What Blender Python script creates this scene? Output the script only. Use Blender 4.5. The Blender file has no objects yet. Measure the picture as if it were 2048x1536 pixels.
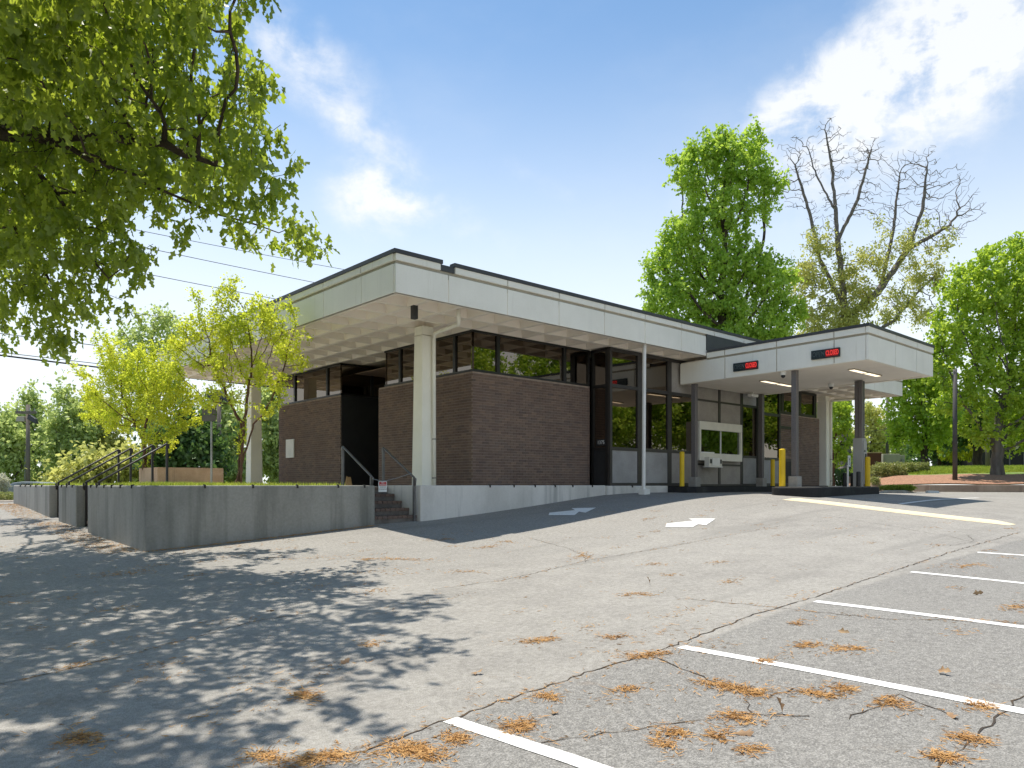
import bpy, math, random
import numpy as np
from mathutils import Vector, Matrix
R = math.radians
C = bpy.context.scene.collection
random.seed(7); RNG = np.random.default_rng(7)

# ------------------------------------------------------------------ camera, sky, sun, exposure
# world axes: X runs along the long right-hand facade, Y runs back along the left-hand facade, Z = 0 at eye height
CU, SU = 0.7428, 0.6695
cam_d = bpy.data.cameras.new('camera'); cam = bpy.data.objects.new('camera', cam_d); C.objects.link(cam)
cam.location = (0, 0, 0); cam.rotation_euler = (R(90), 0, -math.atan2(SU, CU))
cam_d.sensor_width = 36; cam_d.lens = 36 * 1485 / 2048; cam_d.shift_y = (970 - 768) / 2048
cam_d.clip_start = .05; cam_d.clip_end = 3000
bpy.context.scene.camera = cam
SUN_EL = R(71.6)
sd = bpy.data.lights.new('sun', 'SUN'); sd.energy = 2.65; sd.angle = R(.53); sd.color = (1, .94, .84)
so = bpy.data.objects.new('sun', sd); C.objects.link(so); so.location = (0, 20, 60)
so.rotation_euler = (-(math.pi / 2 - SUN_EL), 0, 0)          # light travels towards -Y and down
W = bpy.data.worlds.new('World'); bpy.context.scene.world = W; W.use_nodes = True
vs = bpy.context.scene.view_settings
vs.view_transform = 'Standard'; vs.look = 'None'; vs.exposure = 1.22; vs.gamma = 1; vs.use_curve_mapping = False
cy = bpy.context.scene.cycles
cy.max_bounces = 12; cy.diffuse_bounces = 6; cy.glossy_bounces = 4; cy.transparent_max_bounces = 24; cy.transmission_bounces = 4
cy.use_denoising = True
cy.sample_clamp_indirect = 6

class NT:
    def __init__(s, tree): s.t = tree; s.n = tree.nodes; s.l = tree.links
    def new(s, typ, **kw):
        n = s.n.new(typ)
        for k, v in kw.items():
            if k.startswith('i_'): n.inputs[k[2:].replace('_', ' ')].default_value = v
            else: setattr(n, k, v)
        return n
    def link(s, a, b): s.l.new(a, b)
    def math(s, op, a, b=None, c=None, clamp=False):
        n = s.n.new('ShaderNodeMath'); n.operation = op; n.use_clamp = clamp
        for i, x in enumerate((a, b, c)):
            if x is None: continue
            if isinstance(x, (int, float)): n.inputs[i].default_value = x
            else: s.l.new(x, n.inputs[i])
        return n.outputs[0]
    def mix(s, fac, a, b, blend='MIX'):
        n = s.n.new('ShaderNodeMix'); n.data_type = 'RGBA'; n.blend_type = blend
        for i, x in ((0, fac), (6, a), (7, b)):
            if isinstance(x, (int, float)): n.inputs[i].default_value = x
            elif isinstance(x, tuple): n.inputs[i].default_value = (*x[:3], 1)
            else: s.l.new(x, n.inputs[i])
        return n.outputs[2]
    def ramp(s, x, a, b):
        n = s.n.new('ShaderNodeMapRange'); n.inputs[1].default_value = a; n.inputs[2].default_value = b
        n.interpolation_type = 'SMOOTHSTEP'; s.l.new(x, n.inputs[0]); return n.outputs[0]
    def noise(s, vec, scale, detail=4, rough=.55, dist=0):
        n = s.n.new('ShaderNodeTexNoise'); n.inputs['Scale'].default_value = scale; n.inputs['Detail'].default_value = detail
        n.inputs['Roughness'].default_value = rough; n.inputs['Distortion'].default_value = dist
        if vec is not None: s.l.new(vec, n.inputs['Vector'])
        return n.outputs[0]

def build_world():
    t = NT(W.node_tree); t.n.clear()
    out = t.new('ShaderNodeOutputWorld'); bg = t.new('ShaderNodeBackground')
    sky = t.new('ShaderNodeTexSky', sky_type='NISHITA', sun_disc=False, sun_elevation=SUN_EL, sun_rotation=0, altitude=600,
                air_density=.85, dust_density=.15, ozone_density=1.0)
    tc = t.new('ShaderNodeTexCoord'); g = tc.outputs['Generated']
    nv = t.new('ShaderNodeVectorMath', operation='NORMALIZE'); t.link(g, nv.inputs[0])
    sp = t.new('ShaderNodeSeparateXYZ'); t.link(nv.outputs[0], sp.inputs[0])
    az = t.math('ARCTAN2', sp.outputs[0], sp.outputs[1]); el = t.math('ARCSINE', sp.outputs[2])
    # stretched noise coordinates for wispy cloud texture
    cmb = t.new('ShaderNodeCombineXYZ'); t.link(az, cmb.inputs[0]); t.link(el, cmb.inputs[1])
    mp = t.new('ShaderNodeMapping'); mp.inputs['Rotation'].default_value = (0, 0, R(28)); mp.inputs['Scale'].default_value = (1.0, 1.9, 1)
    t.link(cmb.outputs[0], mp.inputs[0])
    big = t.noise(mp.outputs[0], 7, 9, .6, .35); fine = t.noise(cmb.outputs[0], 22, 8, .62, .2)
    total = None
    clouds = [(760, 398, .062, .038, 0, 1.7), (560, 70, .12, .042, 22, .82), (695, 245, .075, .022, 18, .8), (1800, 170, .22, .078, -24, 1.05),
              (1560, 235, .10, .035, -25, .8), (1930, 90, .15, .08, -20, 1.1), (900, 430, .12, .03, 25, .45), (1010, 330, .16, .02, 22, .3)]
    for px, py, ra, re, rot, amp in clouds:
        tt = (px - 1024) / 1485; s_ = (970 - py) / 1485
        a0 = math.atan2(SU + CU * tt, CU - SU * tt); e0 = math.atan2(s_, math.hypot(1, tt))
        da = t.math('SUBTRACT', az, a0); de = t.math('SUBTRACT', el, e0); cr, sr = math.cos(R(rot)), math.sin(R(rot))
        p = t.math('DIVIDE', t.math('SUBTRACT', t.math('MULTIPLY', da, cr), t.math('MULTIPLY', de, sr)), ra)
        q = t.math('DIVIDE', t.math('ADD', t.math('MULTIPLY', da, sr), t.math('MULTIPLY', de, cr)), re)
        d2 = t.math('ADD', t.math('MULTIPLY', p, p), t.math('MULTIPLY', q, q))
        m = t.math('MULTIPLY', t.math('EXPONENT', t.math('MULTIPLY', d2, -1.0)), amp)
        total = m if total is None else t.math('ADD', total, m)
    # more fair-weather clouds, added in the unseen sky behind the camera for fill light
    elsewhere = t.math('MULTIPLY', t.ramp(t.noise(nv.outputs[0], 2.1, 3), .56, .75), .55)
    total = t.math('MAXIMUM', total, t.math('MULTIPLY', elsewhere, t.ramp(sp.outputs[1], .2, -.3)))
    dens = t.math('MULTIPLY', total, t.math('ADD', t.math('MULTIPLY', t.ramp(big, .24, .78), 1.05), t.math('MULTIPLY', t.ramp(fine, .3, .75), .5)))
    mask = t.math('MINIMUM', t.ramp(dens, .06, 1.35), .86)
    veil = t.math('MULTIPLY', t.ramp(t.noise(mp.outputs[0], 2.6, 6, .6), .42, .8), .10)
    mask = t.math('MAXIMUM', mask, veil)
    low = t.math('MULTIPLY', t.ramp(el, .60, .06), .88)
    tinted = t.mix(1.0, sky.outputs[0], (.84, .94, .90), 'MULTIPLY')
    hz = t.mix(low, tinted, (4.75, 4.9, 5.0))
    col = t.mix(mask, hz, (4.55, 4.6, 4.65))
    t.link(col, bg.inputs[0]); bg.inputs[1].default_value = .10
    t.link(bg.outputs[0], out.inputs[0])
build_world()

# ------------------------------------------------------------------ materials
MATS = {}
def pos(t):
    g = t.new('ShaderNodeNewGeometry'); return g.outputs['Position'], g
def mat(name, c1, c2=None, scale=6, rough=.8, bump=0, bscale=60, stretch=(1, 1, 1), lo=.35, hi=.65, spec=.3, metal=0, fine=.12, streak=None):
    m = bpy.data.materials.new(name); m.use_nodes = True; t = NT(m.node_tree); b = t.n['Principled BSDF']
    P_, g = pos(t)
    mp = t.new('ShaderNodeMapping'); mp.inputs['Scale'].default_value = stretch; t.link(P_, mp.inputs[0])
    c2 = c2 or tuple(x * .8 for x in c1)
    col = t.mix(t.ramp(t.noise(mp.outputs[0], scale, 6, .6), lo, hi), c1, c2)
    if fine: 
        f = t.noise(P_, bscale, 3, .6)
        col = t.mix(fine, col, t.mix(t.ramp(f, .3, .7), (.0, .0, .0), (1, 1, 1)), 'SOFT_LIGHT') if fine else col
    if streak:
        sc, amt, tint = streak
        m2 = t.new('ShaderNodeMapping'); m2.inputs['Scale'].default_value = (sc, sc, sc * .06); t.link(P_, m2.inputs[0])
        col = t.mix(t.math('MULTIPLY', t.ramp(t.noise(m2.outputs[0], 1, 5, .6), .5, .72), amt), col, tint)
    t.link(col, b.inputs['Base Color']); b.inputs['Roughness'].default_value = rough; b.inputs['Metallic'].default_value = metal
    b.inputs['Specular IOR Level'].default_value = spec
    if bump:
        bn = t.new('ShaderNodeBump'); bn.inputs['Strength'].default_value = bump; bn.inputs['Distance'].default_value = .02
        t.link(t.noise(P_, bscale, 5, .6), bn.inputs['Height']); t.link(bn.outputs[0], b.inputs['Normal'])
    MATS[name] = m; return m

def asphalt_mat():
    m = bpy.data.materials.new('asphalt'); m.use_nodes = True; t = NT(m.node_tree); b = t.n['Principled BSDF']
    P_, g = pos(t); sp = t.new('ShaderNodeSeparateXYZ'); t.link(P_, sp.inputs[0])
    big = t.noise(P_, .35, 5, .6); mid = t.noise(P_, 2.2, 6, .65)
    vor = t.new('ShaderNodeTexVoronoi'); vor.inputs['Scale'].default_value = 130; t.link(P_, vor.inputs['Vector'])
    sv = t.new('ShaderNodeSeparateColor'); t.link(vor.outputs['Color'], sv.inputs[0])
    speck = t.noise(P_, 140, 2, .7)
    wob = t.math('MULTIPLY', t.math('SUBTRACT', t.noise(P_, 1.2, 3), .5), .16)
    old = t.ramp(t.math('ADD', sp.outputs[1], wob), 3.24, 3.16)                  # coarser, older paving in the stalls
    newc = t.mix(t.ramp(mid, .3, .72), (0.308, 0.292, 0.265), (0.252, 0.238, 0.217))
    newc = t.mix(t.math('MULTIPLY', t.ramp(big, .38, .66), .55), newc, (0.344, 0.327, 0.296))
    oldc = t.mix(t.ramp(sv.outputs[0], .25, .95), (0.183, 0.176, 0.164), (0.301, 0.288, 0.266))
    oldc = t.mix(t.math('MULTIPLY', t.ramp(big, .4, .7), .4), oldc, (0.292, 0.281, 0.257))
    far = t.ramp(sp.outputs[1], 7.5, 12.0)
    rough_strip = t.math('MULTIPLY', t.ramp(t.math('ADD', sp.outputs[1], wob), 7.55, 7.6), .5)  # the lane by the building is a separate pour
    newc = t.mix(rough_strip, newc, t.mix(t.ramp(sv.outputs[1], .2, .9), (0.221, 0.212, 0.192), (0.344, 0.327, 0.301)))
    col = t.mix(old, newc, oldc)
    col = t.mix(.5, col, t.mix(t.ramp(speck, .32, .68), (.18, .18, .18), (.82, .82, .82)), 'SOFT_LIGHT')
    col = t.mix(.55, col, t.mix(t.ramp(t.noise(P_, 21, 5, .7), .3, .7), (.30, .30, .30), (.70, .70, .70)), 'SOFT_LIGHT')
    # oil drips and tyre-darkened bands along the lanes
    ms = t.new('ShaderNodeMapping'); ms.inputs['Scale'].default_value = (.12, 1.6, 1); t.link(P_, ms.inputs[0])
    col = t.mix(t.math('MULTIPLY', t.ramp(t.noise(ms.outputs[0], 1, 4, .6), .54, .72), .5), col, (0.203, 0.194, 0.177))
    stain = t.math('MULTIPLY', t.ramp(t.noise(P_, 1.7, 6, .7), .60, .72), t.ramp(sp.outputs[0], 7.0, 1.5))
    col = t.mix(t.math('MULTIPLY', stain, .3), col, (.22, .135, .065))            # tannin from the fallen catkins
    t.link(col, b.inputs['Base Color']); b.inputs['Roughness'].default_value = .9; b.inputs['Specular IOR Level'].default_value = .25
    bn = t.new('ShaderNodeBump'); bn.inputs['Strength'].default_value = .55; bn.inputs['Distance'].default_value = .006
    t.link(t.math('ADD', vor.outputs['Distance'], t.math('MULTIPLY', speck, .6)), bn.inputs['Height']); t.link(bn.outputs[0], b.inputs['Normal'])
    MATS['asphalt'] = m
asphalt_mat()
def brick_mat(name, tones, rough=.85):
    m = bpy.data.materials.new(name); m.use_nodes = True; t = NT(m.node_tree); b = t.n['Principled BSDF']
    P_, g = pos(t); oi = t.new('ShaderNodeObjectInfo')
    r = t.math('FRACT', t.math('ADD', oi.outputs['Random'], g.outputs['Random Per Island']))
    cr = t.new('ShaderNodeValToRGB'); e = cr.color_ramp.elements
    e[0].position = 0; e[0].color = (*tones[0], 1); e[1].position = 1; e[1].color = (*tones[-1], 1)
    for i, c in enumerate(tones[1:-1]): k = e.new((i + 1) / (len(tones) - 1)); k.color = (*c, 1)
    t.link(r, cr.inputs[0])
    col = t.mix(.35, cr.outputs[0], t.mix(t.ramp(t.noise(P_, 90, 4, .7), .3, .7), (.1, .1, .1), (.9, .9, .9)), 'SOFT_LIGHT')
    col = t.mix(t.math('MULTIPLY', t.ramp(t.noise(P_, .9, 4), .45, .7), .35), col, (.10, .066, .055))
    t.link(col, b.inputs['Base Color']); b.inputs['Roughness'].default_value = rough; b.inputs['Specular IOR Level'].default_value = .25
    bn = t.new('ShaderNodeBump'); bn.inputs['Strength'].default_value = .4; bn.inputs['Distance'].default_value = .004
    t.link(t.noise(P_, 160, 4, .7), bn.inputs['Height']); t.link(bn.outputs[0], b.inputs['Normal'])
    MATS[name] = m
brick_mat('brick', [(.145, .102, .084), (.172, .120, .096), (.200, .140, .108), (.156, .118, .100), (.222, .152, .114), (.122, .092, .080)])
brick_mat('redbrick', [(.12, .045, .03), (.15, .06, .04), (.10, .04, .03)])
def glass_mat(name, refl, tint, base):
    m = bpy.data.materials.new(name); m.use_nodes = True; t = NT(m.node_tree); t.n.clear()
    o = t.new('ShaderNodeOutputMaterial'); g = t.new('ShaderNodeBsdfGlossy'); tr = t.new('ShaderNodeBsdfTransparent'); mx = t.new('ShaderNodeMixShader')
    g.inputs[0].default_value = (*refl, 1); g.inputs['Roughness'].default_value = .012; tr.inputs[0].default_value = (*tint, 1)
    P_, _ = pos(t); bn = t.new('ShaderNodeBump'); bn.inputs['Strength'].default_value = .035; bn.inputs['Distance'].default_value = .03
    t.link(t.noise(P_, 1.1, 2), bn.inputs['Height']); t.link(bn.outputs[0], g.inputs['Normal'])
    fr = t.new('ShaderNodeFresnel'); fr.inputs[0].default_value = 1.55
    f = t.math('ADD', t.math('MULTIPLY', fr.outputs[0], .9), base, clamp=True)
    t.link(f, mx.inputs[0]); t.link(tr.outputs[0], mx.inputs[1]); t.link(g.outputs[0], mx.inputs[2]); t.link(mx.outputs[0], o.inputs[0])
    MATS[name] = m
glass_mat('bronze_glass', (.62, .53, .44), (.20, .16, .125), .24)
glass_mat('clear_glass', (.85, .9, .88), (.25, .3, .28), .2)
def leaf_mat(name, d1, d2, tr, mixf=.42, gloss=.035, cl=1.2):
    m = bpy.data.materials.new(name); m.use_nodes = True; t = NT(m.node_tree); t.n.clear()
    o = t.new('ShaderNodeOutputMaterial'); P_, g = pos(t)
    r = t.math('ADD', t.math('MULTIPLY', g.outputs['Random Per Island'], .55), t.math('MULTIPLY', t.ramp(t.noise(P_, cl, 3), .3, .7), .45))
    oi = t.new('ShaderNodeObjectInfo')
    r = t.math('FRACT', t.math('ADD', r, t.math('MULTIPLY', oi.outputs['Random'], .001)))
    c = t.mix(r, d1, d2); ct = t.mix(r, tr, tuple(a * .6 + b_ * .9 for a, b_ in zip(tr, d2)))
    df = t.new('ShaderNodeBsdfDiffuse'); tl = t.new('ShaderNodeBsdfTranslucent'); gl = t.new('ShaderNodeBsdfGlossy'); gl.inputs['Roughness'].default_value = .42
    gl.inputs[0].default_value = (.8, .8, .8, 1)
    a = t.new('ShaderNodeMixShader'); a.inputs[0].default_value = mixf; b = t.new('ShaderNodeMixShader'); b.inputs[0].default_value = gloss
    t.link(c, df.inputs[0]); t.link(ct, tl.inputs[0]); t.link(df.outputs[0], a.inputs[1]); t.link(tl.outputs[0], a.inputs[2])
    t.link(a.outputs[0], b.inputs[1]); t.link(gl.outputs[0], b.inputs[2]); t.link(b.outputs[0], o.inputs[0]); MATS[name] = m
def emit_mat(name, c, s, base=(.02, .02, .02)):
    m = bpy.data.materials.new(name); m.use_nodes = True; b = m.node_tree.nodes['Principled BSDF']
    b.inputs['Base Color'].default_value = (*base, 1); b.inputs['Emission Color'].default_value = (*c, 1); b.inputs['Emission Strength'].default_value = s
    MATS[name] = m

mat('white_concrete', (.87, .84, .75), (.82, .79, .70), 1.1, .8, .12, 70, fine=.1, streak=(5, .12, (.60, .58, .52)))
def grime(name):
    t = NT(MATS[name].node_tree); b = t.n['Principled BSDF']; l = b.inputs['Base Color'].links[0].from_socket; P_, g = pos(t)
    sp_ = t.math('MULTIPLY', t.ramp(t.noise(P_, 11, 6, .75), .66, .74), t.ramp(t.noise(P_, .9, 2), .42, .62))
    c = t.mix(t.math('MULTIPLY', sp_, .5), l, (.40, .38, .33)); m2 = t.new('ShaderNodeMapping'); m2.inputs['Scale'].default_value = (13, 13, .7); t.link(P_, m2.inputs[0])
    c = t.mix(t.math('MULTIPLY', t.ramp(t.noise(m2.outputs[0], 1, 4, .6), .60, .74), .20), c, (.52, .46, .36)); t.link(c, b.inputs['Base Color'])
grime('white_concrete')
mat('soffit', (.88, .81, .71), (.85, .78, .68), 2, .85, .08, 60, fine=.05, streak=(2, .06, (.45, .38, .28)))
mat('column_paint', (.88, .85, .74), (.84, .81, .70), 2, .7, .06, 90, fine=.06, streak=(6, .2, (.6, .58, .5)))
mat('joint', (.33, .31, .27), (.27, .25, .22), 5, .9)
mat('groove', (.42, .38, .30), (.36, .32, .25), 3, .9)
mat('roof_metal', (.035, .036, .04), (.05, .05, .052), 2, .5, spec=.5)
mat('roof_membrane', (.10, .10, .105), (.07, .07, .075), 1, .8)
mat('black_frame', (.012, .0115, .011), (.018, .017, .016), 4, .4, spec=.5, fine=0)
mat('bronze_frame', (.035, .031, .029), (.045, .04, .037), 3, .45, spec=.5)
mat('stucco', (.363, .332, .295), (.309, .280, .252), 2.5, .9, .35, 180, fine=.25)
mat('stucco_grey', (.365, .356, .346), (.311, .302, .292), 2.2, .9, .3, 180, fine=.25)
mat('dark_panel', (.03, .03, .031), (.024, .024, .025), 3, .6)
mat('post_brown', (0.157, 0.140, 0.134), (0.130, 0.117, 0.115), 1.4, .6, .05, 40, stretch=(1, 1, .3), spec=.4)
mat('concrete_stained_shaded', (.297, .292, .264), (.209, .207, .185), .9, .9, .1, 30, stretch=(1.2, 1.2, .4), fine=.10, streak=(3.0, .7, (.115, .118, .10)))  # streaky stain, with the oak's shade also put into the darker base tone
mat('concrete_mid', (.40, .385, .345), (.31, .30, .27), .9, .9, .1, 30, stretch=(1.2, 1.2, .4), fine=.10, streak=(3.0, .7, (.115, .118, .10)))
mat('concrete_wall', (.72, .69, .64), (.58, .555, .51), .9, .9, .08, 30, stretch=(1.2, 1.2, .5), fine=.08, streak=(3.4, .65, (.25, .25, .23)))
mat('concrete_block', (.36, .34, .31), (.28, .265, .24), 3, .9, .2, 60)
mat('tan_concrete', (.60, .42, .28), (.50, .33, .21), 2, .9, .15, 50, streak=(5, .5, (.24, .15, .09)))
mat('plaza_concrete', (.588, .560, .504), (.476, .448, .406), 1.3, .9, .15, 60)
mat('kerb_concrete', (.36, .28, .215), (.28, .21, .16), 1.3, .9, .2, 50, streak=(3, .5, (.16, .11, .08)))
mat('kerb_black', (.022, .022, .023), (.05, .05, .048), 2.5, .8, .25, 50, lo=.45, hi=.8)
mat('kerb_light', (.46, .40, .33), (.36, .30, .24), 2, .9, .1)
mat('mortar', (.338, .267, .215), (.260, .202, .163), 6, .95)
mat('step_brick', (.10, .08, .07), (.055, .04, .036), 7, .9, .3, 80)
mat('step_riser', (.20, .18, .16), (.13, .115, .1), 5, .9, .2, 80)
def paint_mat(name, c, worn, amt):
    m = bpy.data.materials.new(name); m.use_nodes = True; t = NT(m.node_tree); b = t.n['Principled BSDF']; P_, g = pos(t)
    w = t.math('MULTIPLY', t.ramp(t.noise(P_, 34, 6, .75), amt, amt + .07), .85); w2 = t.ramp(t.noise(P_, 3, 4), .35, .75)
    t.link(t.mix(w, t.mix(t.math('MULTIPLY', w2, .4), c, tuple(x * .78 for x in c)), worn), b.inputs['Base Color']); b.inputs['Roughness'].default_value = .85; MATS[name] = m
paint_mat('line_paint', (.84, .83, .80), (.34, .325, .30), .585)
paint_mat('bump_paint', (.84, .70, .46), (.42, .38, .33), .57)
mat('yellow_paint', (.74, .50, .012), (.66, .43, .01), 3, .5, spec=.4, fine=.05)
mat('rail_grey', (.10, .10, .10), (.14, .135, .13), 5, .45, spec=.5, metal=.3)
mat('rail_black', (.014, .013, .012), (.024, .02, .018), 5, .5, spec=.4)
mat('white_metal', (.78, .77, .74), (.72, .71, .67), 3, .5, spec=.4, fine=.04)
mat('cream_metal', (.70, .67, .58), (.64, .61, .53), 3, .55, spec=.4, fine=.04)
mat('grey_cabinet', (.36, .355, .335), (.32, .315, .3), 2, .5, spec=.4, fine=.05)
mat('beige_cabinet', (.42, .385, .31), (.36, .33, .27), 2, .6)
mat('black_plastic', (.012, .012, .013), (.02, .02, .02), 5, .45, spec=.5)
mat('maroon', (.06, .012, .015), (.05, .012, .012), 5, .6)
mat('dark_sign', (.02, .032, .036), (.025, .036, .04), 4, .4)
mat('dim_letter', (.075, .095, .10), (.07, .09, .095), 5, .5)
emit_mat('red_letter', (1, .06, .05), .36, (.4, .02, .02)); emit_mat('red_field', (.5, .004, .004), .10, (.08, .0, .0))
emit_mat('lamp_lens', (1, .84, .60), .75, (.6, .55, .45))
mat('sign_red', (.45, .03, .035), (.36, .03, .03), 8, .5); mat('sign_white', (.72, .74, .73), (.66, .68, .67), 6, .5); mat('sign_ink', (.05, .06, .06), None, 5, .6)
mat('sign_back', (.13, .125, .105), (.10, .096, .08), 3, .6); mat('galv', (.34, .35, .34), (.28, .29, .28), 4, .45, metal=.4)
mat('pole_wood', (.20, .175, .15), (.14, .12, .10), 3, .9, .3, 60, stretch=(3, 3, .3)); mat('pole_dark', (.085, .08, .078), (.065, .06, .058), 2, .7, .1, 50)
mat('wire', (.02, .02, .022), None, 3, .6); mat('paper_bag', (.42, .26, .11), (.34, .2, .08), 5, .8)
mat('bark', (.115, .085, .065), (.055, .042, .034), 7, .95, .6, 40, stretch=(1, 1, .25)); mat('bark_light', (.19, .17, .145), (.12, .105, .09), 6, .95, .5, 40, stretch=(1, 1, .25))
mat('bark_red', (.15, .085, .05), (.10, .055, .034), 6, .8, .3, 40, stretch=(1, 1, .2)); mat('bark_dead', (.228, .199, .180), (.133, .114, .104), 5, .95, .4, 40)
mat('mulch', (.42, .235, .15), (.25, .135, .085), 14, .95, .9, 40, fine=.4); mat('soil', (.10, .07, .045), (.07, .05, .03), 4, .95, .4, 30)
mat('lawn', (.128, .210, .042), (.180, .232, .068), .8, .95, .7, 60, fine=.4); mat('meadow', (.09, .13, .04), (.13, .14, .06), .05, .95, .4, 3)
mat('siding', (.46, .40, .28), (.42, .37, .26), 2, .8); mat('skirting_dark', (.03, .028, .025), None, 2, .8)
mat('catkin', (.56, .325, .125), (.38, .20, .07), 8, .9, fine=.3); mat('dead_leaf', (.40, .27, .15), (.26, .16, .09), 9, .8)
mat('crack', (.05, .042, .036), (.09, .06, .035), 3, 1, fine=0); mat('car_paint', (.30, .33, .34), None, 2, .3, spec=.6); mat('rubber', (.015, .015, .015), None, 4, .8)
mat('carpet', (.06, .055, .05), (.05, .045, .04), 3, .95); mat('ceiling_tan', (.22, .15, .10), (.19, .13, .09), 2, .9); mat('inner_wall', (.16, .14, .12), (.13, .115, .1), 1, .9)
mat('orange_plastic', (.75, .09, .03), None, 4, .5)
leaf_mat('leaf_oak', (.085, .165, .024), (.21, .26, .036), (.58, .70, .06), .52, .045)
leaf_mat('leaf_bright', (0.177, 0.332, 0.047), (0.412, 0.530, 0.081), (0.618, 0.824, 0.088), .42, .03, .5)
leaf_mat('leaf_pear', (0.183, 0.317, 0.037), (0.403, 0.512, 0.061), (0.634, 0.805, 0.067), .44, .03, .7)
leaf_mat('leaf_pale', (0.388, 0.436, 0.109), (0.532, 0.520, 0.181), (0.653, 0.653, 0.169), .44, .02, .5)
leaf_mat('leaf_myrtle', (.30, .46, .05), (.60, .58, .07), (.74, .82, .07), .50, .02, 1.6)
leaf_mat('leaf_dark', (.045, .105, .032), (.10, .17, .04), (.15, .26, .05), .38, .03, .6)
leaf_mat('leaf_wood', (0.276, 0.376, 0.138), (0.477, 0.540, 0.213), (0.627, 0.728, 0.226), .44, .02, .35)
leaf_mat('leaf_hedge', (.12, .185, .035), (.40, .38, .15), (.32, .38, .09), .38, .05, 3)
leaf_mat('leaf_gold', (.30, .37, .03), (.46, .48, .04), (.55, .6, .045), .42, .02, 2)
leaf_mat('grass_blade', (.17, .27, .035), (.34, .36, .065), (.42, .52, .06), .42, .02, 2)
leaf_mat('blossom', (.55, .54, .43), (.65, .64, .52), (.5, .5, .32), .3, .02, 2)

# ------------------------------------------------------------------ mesh helpers
ORIG = {}
def tag(o, label=None, cat=None, group=None, kind=None):
    if label: o['label'] = label
    if cat: o['category'] = cat
    if group: o['group'] = group
    if kind: o['kind'] = kind
    return o
def thing(name, label, cat, loc=(0, 0, 0), group=None):
    o = bpy.data.objects.new(name, None); C.objects.link(o); o.location = loc; o.empty_display_size = .2; ORIG[o] = Vector(loc)
    return tag(o, label, cat, group)
class MB:
    def __init__(s): s.v = []; s.f = []
    def add(s, vs, fs):
        k = len(s.v); s.v += [tuple(p) for p in vs]; s.f += [tuple(i + k for i in f) for f in fs]; return s
    def box(s, x0, x1, y0, y1, z0, z1):
        x0, x1 = min(x0, x1), max(x0, x1); y0, y1 = min(y0, y1), max(y0, y1)
        return s.add([(x0, y0, z0), (x1, y0, z0), (x1, y1, z0), (x0, y1, z0), (x0, y0, z1), (x1, y0, z1), (x1, y1, z1), (x0, y1, z1)],
                     [(0, 3, 2, 1), (4, 5, 6, 7), (0, 1, 5, 4), (1, 2, 6, 5), (2, 3, 7, 6), (3, 0, 4, 7)])
    def hexa(s, b, t):                     # two quads, counter-clockwise from above
        return s.add(list(b) + list(t), [(0, 3, 2, 1), (4, 5, 6, 7), (0, 1, 5, 4), (1, 2, 6, 5), (2, 3, 7, 6), (3, 0, 4, 7)])
    def prism(s, poly, z0, z1):
        n = len(poly); z0f = z0 if callable(z0) else (lambda x, y: z0); z1f = z1 if callable(z1) else (lambda x, y: z1)
        return s.add([(x, y, z0f(x, y)) for x, y in poly] + [(x, y, z1f(x, y)) for x, y in poly],
                     [tuple(range(n - 1, -1, -1)), tuple(range(n, 2 * n))] + [(i, (i + 1) % n, n + (i + 1) % n, n + i) for i in range(n)])
    def tube(s, pts, r, n=8, caps=True):
        pts = [Vector(p) for p in pts]; rs = r if isinstance(r, (list, tuple)) else [r] * len(pts); rings = []
        for i, p in enumerate(pts):
            d = (pts[min(i + 1, len(pts) - 1)] - pts[max(i - 1, 0)]).normalized()
            a = d.cross(Vector((0, 0, 1)) if abs(d.z) < .9 else Vector((1, 0, 0))).normalized(); b = d.cross(a)
            rings.append([p + (a * math.cos(2 * math.pi * k / n) + b * math.sin(2 * math.pi * k / n)) * rs[i] for k in range(n)])
        vs_ = [q for ring in rings for q in ring]; fs = []
        for i in range(len(pts) - 1):
            for k in range(n): fs.append((i * n + k, i * n + (k + 1) % n, (i + 1) * n + (k + 1) % n, (i + 1) * n + k))
        if caps: fs += [tuple(range(n - 1, -1, -1)), tuple(range((len(pts) - 1) * n, len(pts) * n))]
        return s.add(vs_, fs)
    def build(s, name, m, parent=None, loc=None, smooth=False, bevel=0):
        off = ORIG[parent] if parent else Vector(loc or (0, 0, 0))
        me = bpy.data.meshes.new(name); me.from_pydata([(x - off.x, y - off.y, z - off.z) for x, y, z in s.v], [], s.f); me.update()
        o = bpy.data.objects.new(name, me); C.objects.link(o); ORIG[o] = off
        if parent: o.parent = parent
        else: o.location = off
        me.materials.append(MATS[m])
        if smooth: me.polygons.foreach_set('use_smooth', [True] * len(me.polygons))
        if bevel:
            bv = o.modifiers.new('edge', 'BEVEL'); bv.width = bevel; bv.segments = 2; bv.limit_method = 'ANGLE'
        return o
def bx(name, m, parent, x0, x1, y0, y1, z0, z1, bevel=0, loc=None): return MB().box(x0, x1, y0, y1, z0, z1).build(name, m, parent, loc, bevel=bevel)
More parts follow.
